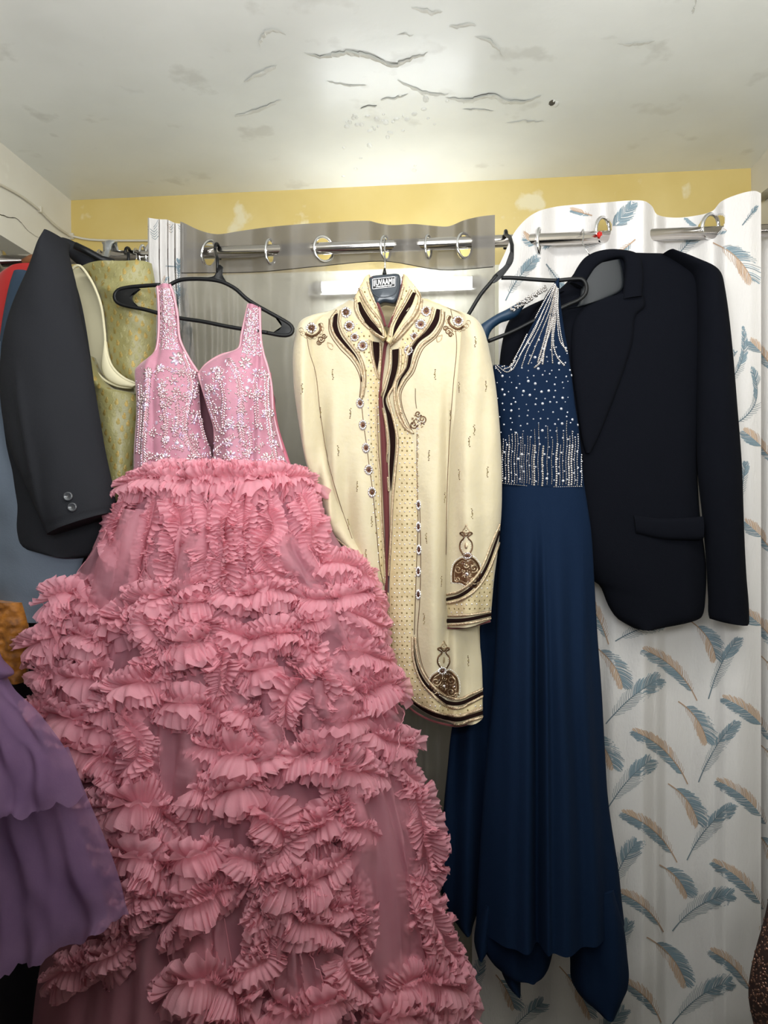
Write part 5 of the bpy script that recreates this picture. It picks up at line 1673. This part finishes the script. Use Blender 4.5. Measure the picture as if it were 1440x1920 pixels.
# loose translucent drapes between the ruffles (left edge, right edge, row below)
DR = [([((222, 960), (300, 960)), ((190, 1030), (290, 1040)), ((160, 1100), (262, 1120)), ((150, 1125), (250, 1160))], .035), ([((300, 990), (420, 990)), ((290, 1060), (400, 1060)), ((320, 1130), (395, 1130))], .03),
      ([((480, 1000), (560, 1000)), ((500, 1070), (590, 1070)), ((540, 1120), (640, 1130))], .03), ([((370, 1200), (500, 1200)), ((340, 1280), (470, 1300)), ((330, 1320), (440, 1340))], .02),
      ([((560, 1230), (640, 1230)), ((560, 1320), (650, 1320)), ((560, 1420), (640, 1400)), ((550, 1440), (620, 1430))], .04), ([((230, 1330), (420, 1330)), ((220, 1420), (400, 1420)), ((215, 1500), (380, 1500))], .02),
      ([((640, 1440), (740, 1440)), ((650, 1560), (770, 1560)), ((670, 1700), (800, 1700)), ((680, 1840), (820, 1820))], .035), ([((530, 1720), (560, 1720)), ((525, 1800), (590, 1800)), ((520, 1880), (610, 1880))], .03),
      ([((440, 1340), (520, 1340)), ((450, 1400), (540, 1400)), ((430, 1440), (520, 1440))], .03), ([((650, 1290), (700, 1280)), ((680, 1340), (740, 1330)), ((700, 1390), (770, 1380))], .03),
      ([((320, 1720), (420, 1720)), ((315, 1780), (430, 1780)), ((330, 1840), (440, 1840))], .02), ([((590, 1120), (650, 1120)), ((600, 1180), (690, 1190)), ((620, 1260), (720, 1250))], .03)]
for k, (rows, lift) in enumerate(DR):
    mb = MB(); Ls, Rs = rowcrv(rows, 40); g = []
    for j in range(40):
        r = []
        for i in range(33):
            u = i / 32; v = j / 39
            p, nn = ST.hit(lerp(Ls[j][0], Rs[j][0], u), lerp(Ls[j][1], Rs[j][1], u))
            if p is None: p = r[-1] if r else P(lerp(Ls[j][0], Rs[j][0], u), lerp(Ls[j][1], Rs[j][1], u), YK - .1); nn = Vector((0, -1, 0))
            d = lift * (.25 + .75 * math.sin(PI * min(1, v * .9 + .05)) ** .5) * max(.15, math.sin(PI * u)) ** .4 + .010 * math.sin(u * 19 + k + 2.5 * fn1(u * 3, v * 2, k)) + .008 * fn1(u * 8, v * 1.5, k * 3)
            r.append(p + nn * max(.004, d))
        g.append(r)
    mb.grid(g); mb.cur = 1
    for ci, rr_ in ((0, .0008), (32, .0008)): mb.tube([r[ci] + Vector((0, -.001, 0)) for r in g], rr_, 5)
    build('tulle_drape', mb, [M_drp, M_ruf], pk)

# ruffles: gathered strips of tulle sewn along wandering lines
RF = [
    ([(236, 915), (290, 900), (350, 905), (410, 902), (470, 904), (530, 898), (588, 905)], 34),
    ([(245, 905), (320, 888), (420, 892), (500, 888), (560, 888)], 20),
    ([(250, 940), (232, 985), (226, 1030), (240, 1060)], 24), ([(300, 945), (290, 1000), (275, 1050), (258, 1095)], 20), ([(330, 940), (340, 1000), (326, 1060), (310, 1110), (285, 1140)], 26),
    ([(385, 940), (395, 990), (385, 1040), (395, 1080), (380, 1120)], 26), ([(436, 935), (428, 990), (432, 1040), (425, 1090), (440, 1120)], 30), ([(490, 930), (505, 980), (495, 1030), (515, 1080), (545, 1100)], 26),
    ([(560, 930), (580, 980), (592, 1030), (604, 1060)], 24), ([(590, 1050), (630, 1060), (668, 1070), (700, 1082)], 30), ([(460, 930), (462, 980), (470, 1030), (478, 1080)], 20),
    ([(100, 1128), (135, 1112), (170, 1120), (192, 1136)], 36), ([(112, 1142), (140, 1150), (168, 1156)], 30),
    ([(190, 1190), (225, 1165), (255, 1140), (295, 1120), (340, 1110), (385, 1090)], 36), ([(270, 1180), (320, 1160), (370, 1130), (405, 1120)], 32), ([(345, 1150), (385, 1170), (370, 1200), (330, 1215), (290, 1240)], 38),
    ([(420, 1105), (460, 1118), (505, 1105), (550, 1120)], 30), ([(550, 1112), (600, 1126), (645, 1118), (688, 1112), (712, 1130)], 28),
    ([(430, 1180), (470, 1200), (520, 1186), (565, 1200), (590, 1222)], 30), ([(592, 1215), (568, 1255), (538, 1300), (535, 1345)], 34), ([(445, 1248), (478, 1258), (508, 1250)], 30),
    ([(62, 1212), (100, 1196), (150, 1190), (205, 1200)], 34), ([(80, 1256), (130, 1272), (180, 1262), (205, 1250)], 34), ([(176, 1345), (225, 1305), (270, 1275), (320, 1240), (365, 1215)], 36),
    ([(72, 1330), (120, 1336), (165, 1350), (205, 1366)], 34), ([(318, 1312), (365, 1318), (400, 1330), (425, 1350)], 34), ([(112, 1392), (165, 1400), (215, 1420), (240, 1450)], 36),
    ([(650, 1150), (690, 1168), (712, 1190)], 30), ([(632, 1290), (680, 1296), (725, 1278), (745, 1300)], 36), ([(385, 1392), (430, 1404), (480, 1420), (515, 1410)], 38), ([(505, 1200), (560, 1170), (610, 1160)], 22),
    ([(535, 1425), (580, 1405), (620, 1410), (655, 1440), (705, 1452)], 38), ([(690, 1372), (735, 1392), (775, 1398)], 34), ([(170, 1496), (205, 1508), (260, 1500), (305, 1520), (345, 1548)], 38),
    ([(360, 1478), (415, 1480), (470, 1466), (490, 1440)], 34), ([(480, 1500), (515, 1532), (528, 1580), (510, 1620)], 34), ([(555, 1565), (590, 1545), (625, 1520), (660, 1500)], 34), ([(745, 1440), (778, 1490), (796, 1560), (802, 1620), (780, 1660)], 34),
    ([(185, 1585), (240, 1590), (300, 1615), (350, 1606), (400, 1580)], 38), ([(300, 1725), (345, 1710), (385, 1672), (430, 1655)], 34), ([(450, 1600), (500, 1630), (550, 1650), (600, 1636), (640, 1600)], 38),
    ([(480, 1690), (525, 1690), (575, 1722), (625, 1742)], 34), ([(655, 1660), (672, 1710), (690, 1766)], 32), ([(325, 1850), (375, 1828), (425, 1846), (470, 1870)], 40), ([(500, 1740), (490, 1790), (455, 1825)], 30),
    ([(515, 1862), (560, 1885), (612, 1872), (640, 1850)], 38), ([(640, 1790), (655, 1832), (680, 1860)], 32), ([(775, 1650), (796, 1720), (822, 1780), (856, 1826)], 36), ([(735, 1850), (785, 1828), (840, 1850), (880, 1886)], 42),
    ([(690, 1905), (750, 1896), (800, 1915)], 40), ([(205, 1690), (255, 1680), (300, 1660)], 34), 
    ([(600, 1330), (640, 1350), (680, 1345)], 30), ([(440, 1330), (480, 1350), (500, 1380)], 28), ([(560, 1640), (600, 1690), (650, 1700)], 28), ([(400, 1930), (470, 1940), (540, 1950)], 40),
    ([(110, 1830), (160, 1800), (210, 1790), (240, 1760)], 30), ([(235, 1730), (262, 1700), (270, 1660)], 28),
    ([(300, 1130), (286, 1175), (300, 1225)], 26), ([(604, 1235), (618, 1290), (602, 1350)], 26), ([(250, 1340), (262, 1400), (250, 1450)], 24), ([(520, 1620), (505, 1680), (470, 1720)], 26), ([(410, 1200), (425, 1260), (412, 1300)], 24),
    ([(210, 1440), (240, 1480), (200, 1540)], 30), ([(640, 1210), (680, 1226), (716, 1240)], 30), ([(620, 1480), (660, 1540), (690, 1560)], 26)]


def ruffle(pts, half, seed):
    R = random.Random(seed); mb = MB()
    L = plen(pts); n = max(24, int(L / 1.1)); c = crv(pts, n)
    base = []; lastp = None
    for q in c:
        p, nn = ST.hit(q[0], q[1])
        if p is None:
            if lastp is None: p = P(q[0], q[1], YK - .06); nn = Vector((0, -1, .2)).normalized()
            else: p = P(q[0], q[1], lastp.y); nn = Vector((0, -1, .1)).normalized()
        base.append((p, nn)); lastp = p
    # smooth the carrier so that skirt pleats do not tear the strip
    for _ in range(6):
        base = [((base[max(0, i - 2)][0] + base[i][0] * 2 + base[min(n - 1, i + 2)][0]) / 4, (base[max(0, i - 2)][1] + base[i][1] * 2 + base[min(n - 1, i + 2)][1]).normalized()) for i in range(n)]
    S = 1.12e-3 * half * 1.22
    leans = (.18, .30, .62, .80, 1.12, 1.30)
    for layer in range(6):
        side_bias = (-1, 1)[layer % 2]
        lean0 = leans[layer]
        rows = []
        K = 7
        phase = R.random() * 6; o1 = R.random() * 50; lob = R.uniform(20, 30); lph = R.random() * 6
        for i in range(n):
            p, nn = base[i]
            t = (base[min(n - 1, i + 1)][0] - base[max(0, i - 1)][0])
            t = t.normalized() if t.length > 1e-7 else Vector((1, 0, 0))
            s_ = nn.cross(t).normalized()
            phase += 1.45 + .6 * fn1(i * .06, o1)
            lobe = abs(math.sin(i / lob * PI * .5 + lph + 1.2 * fn1(i * .02, o1, 21)))
            wid = S * (.62 + .45 * lobe ** .7 + .30 * fn1(i * .030, o1, 7) + .16 * fn1(i * .55, o1, 8)) * (1.0, 1.0, .92, .92, .78, .70)[layer]
            endt = math.sin(PI * min(1, max(0, (i + 1) / n))) ** .28
            fan = lerp(-1, 1, i / (n - 1)); fan = fan ** 3 * .8 + .55 * math.cos(i / lob * PI + 2 * lph)
            row = []
            lean = lean0 + .30 * fn1(i * .04, o1, 11)
            for k in range(K):
                q = k / (K - 1)
                flute = math.sin(phase) * .6 + .5 * fn1(i * .30, q * .5, o1)
                big = fn1(i * .055, o1, 31) * 1.1
                a = lean - .35 * q * q + (.20 * flute + .45 * big) * q
                rr = wid * q * endt
                d = s_ * (side_bias * math.cos(a)) + nn * math.sin(a)
                pos = p + nn * (.004 + .003 * layer) + d * rr + t * (wid * (.07 * math.cos(phase * .9) * q * q + fan * q * .6))
                pos += Vector((0, 0, -.18 * wid * q * q)) + (nn * math.cos(a) - s_ * (side_bias * math.sin(a))) * (.075 * wid * q * math.sin(phase))
                row.append(pos)
            rows.append(row)
        mb.grid(rows)
    return mb


for k, (pts, hf) in enumerate(RF):
    build('ruffle', ruffle(pts, hf * (1.25 if hf < 28 else 1.08), k * 7 + 3), M_ruf, pk)
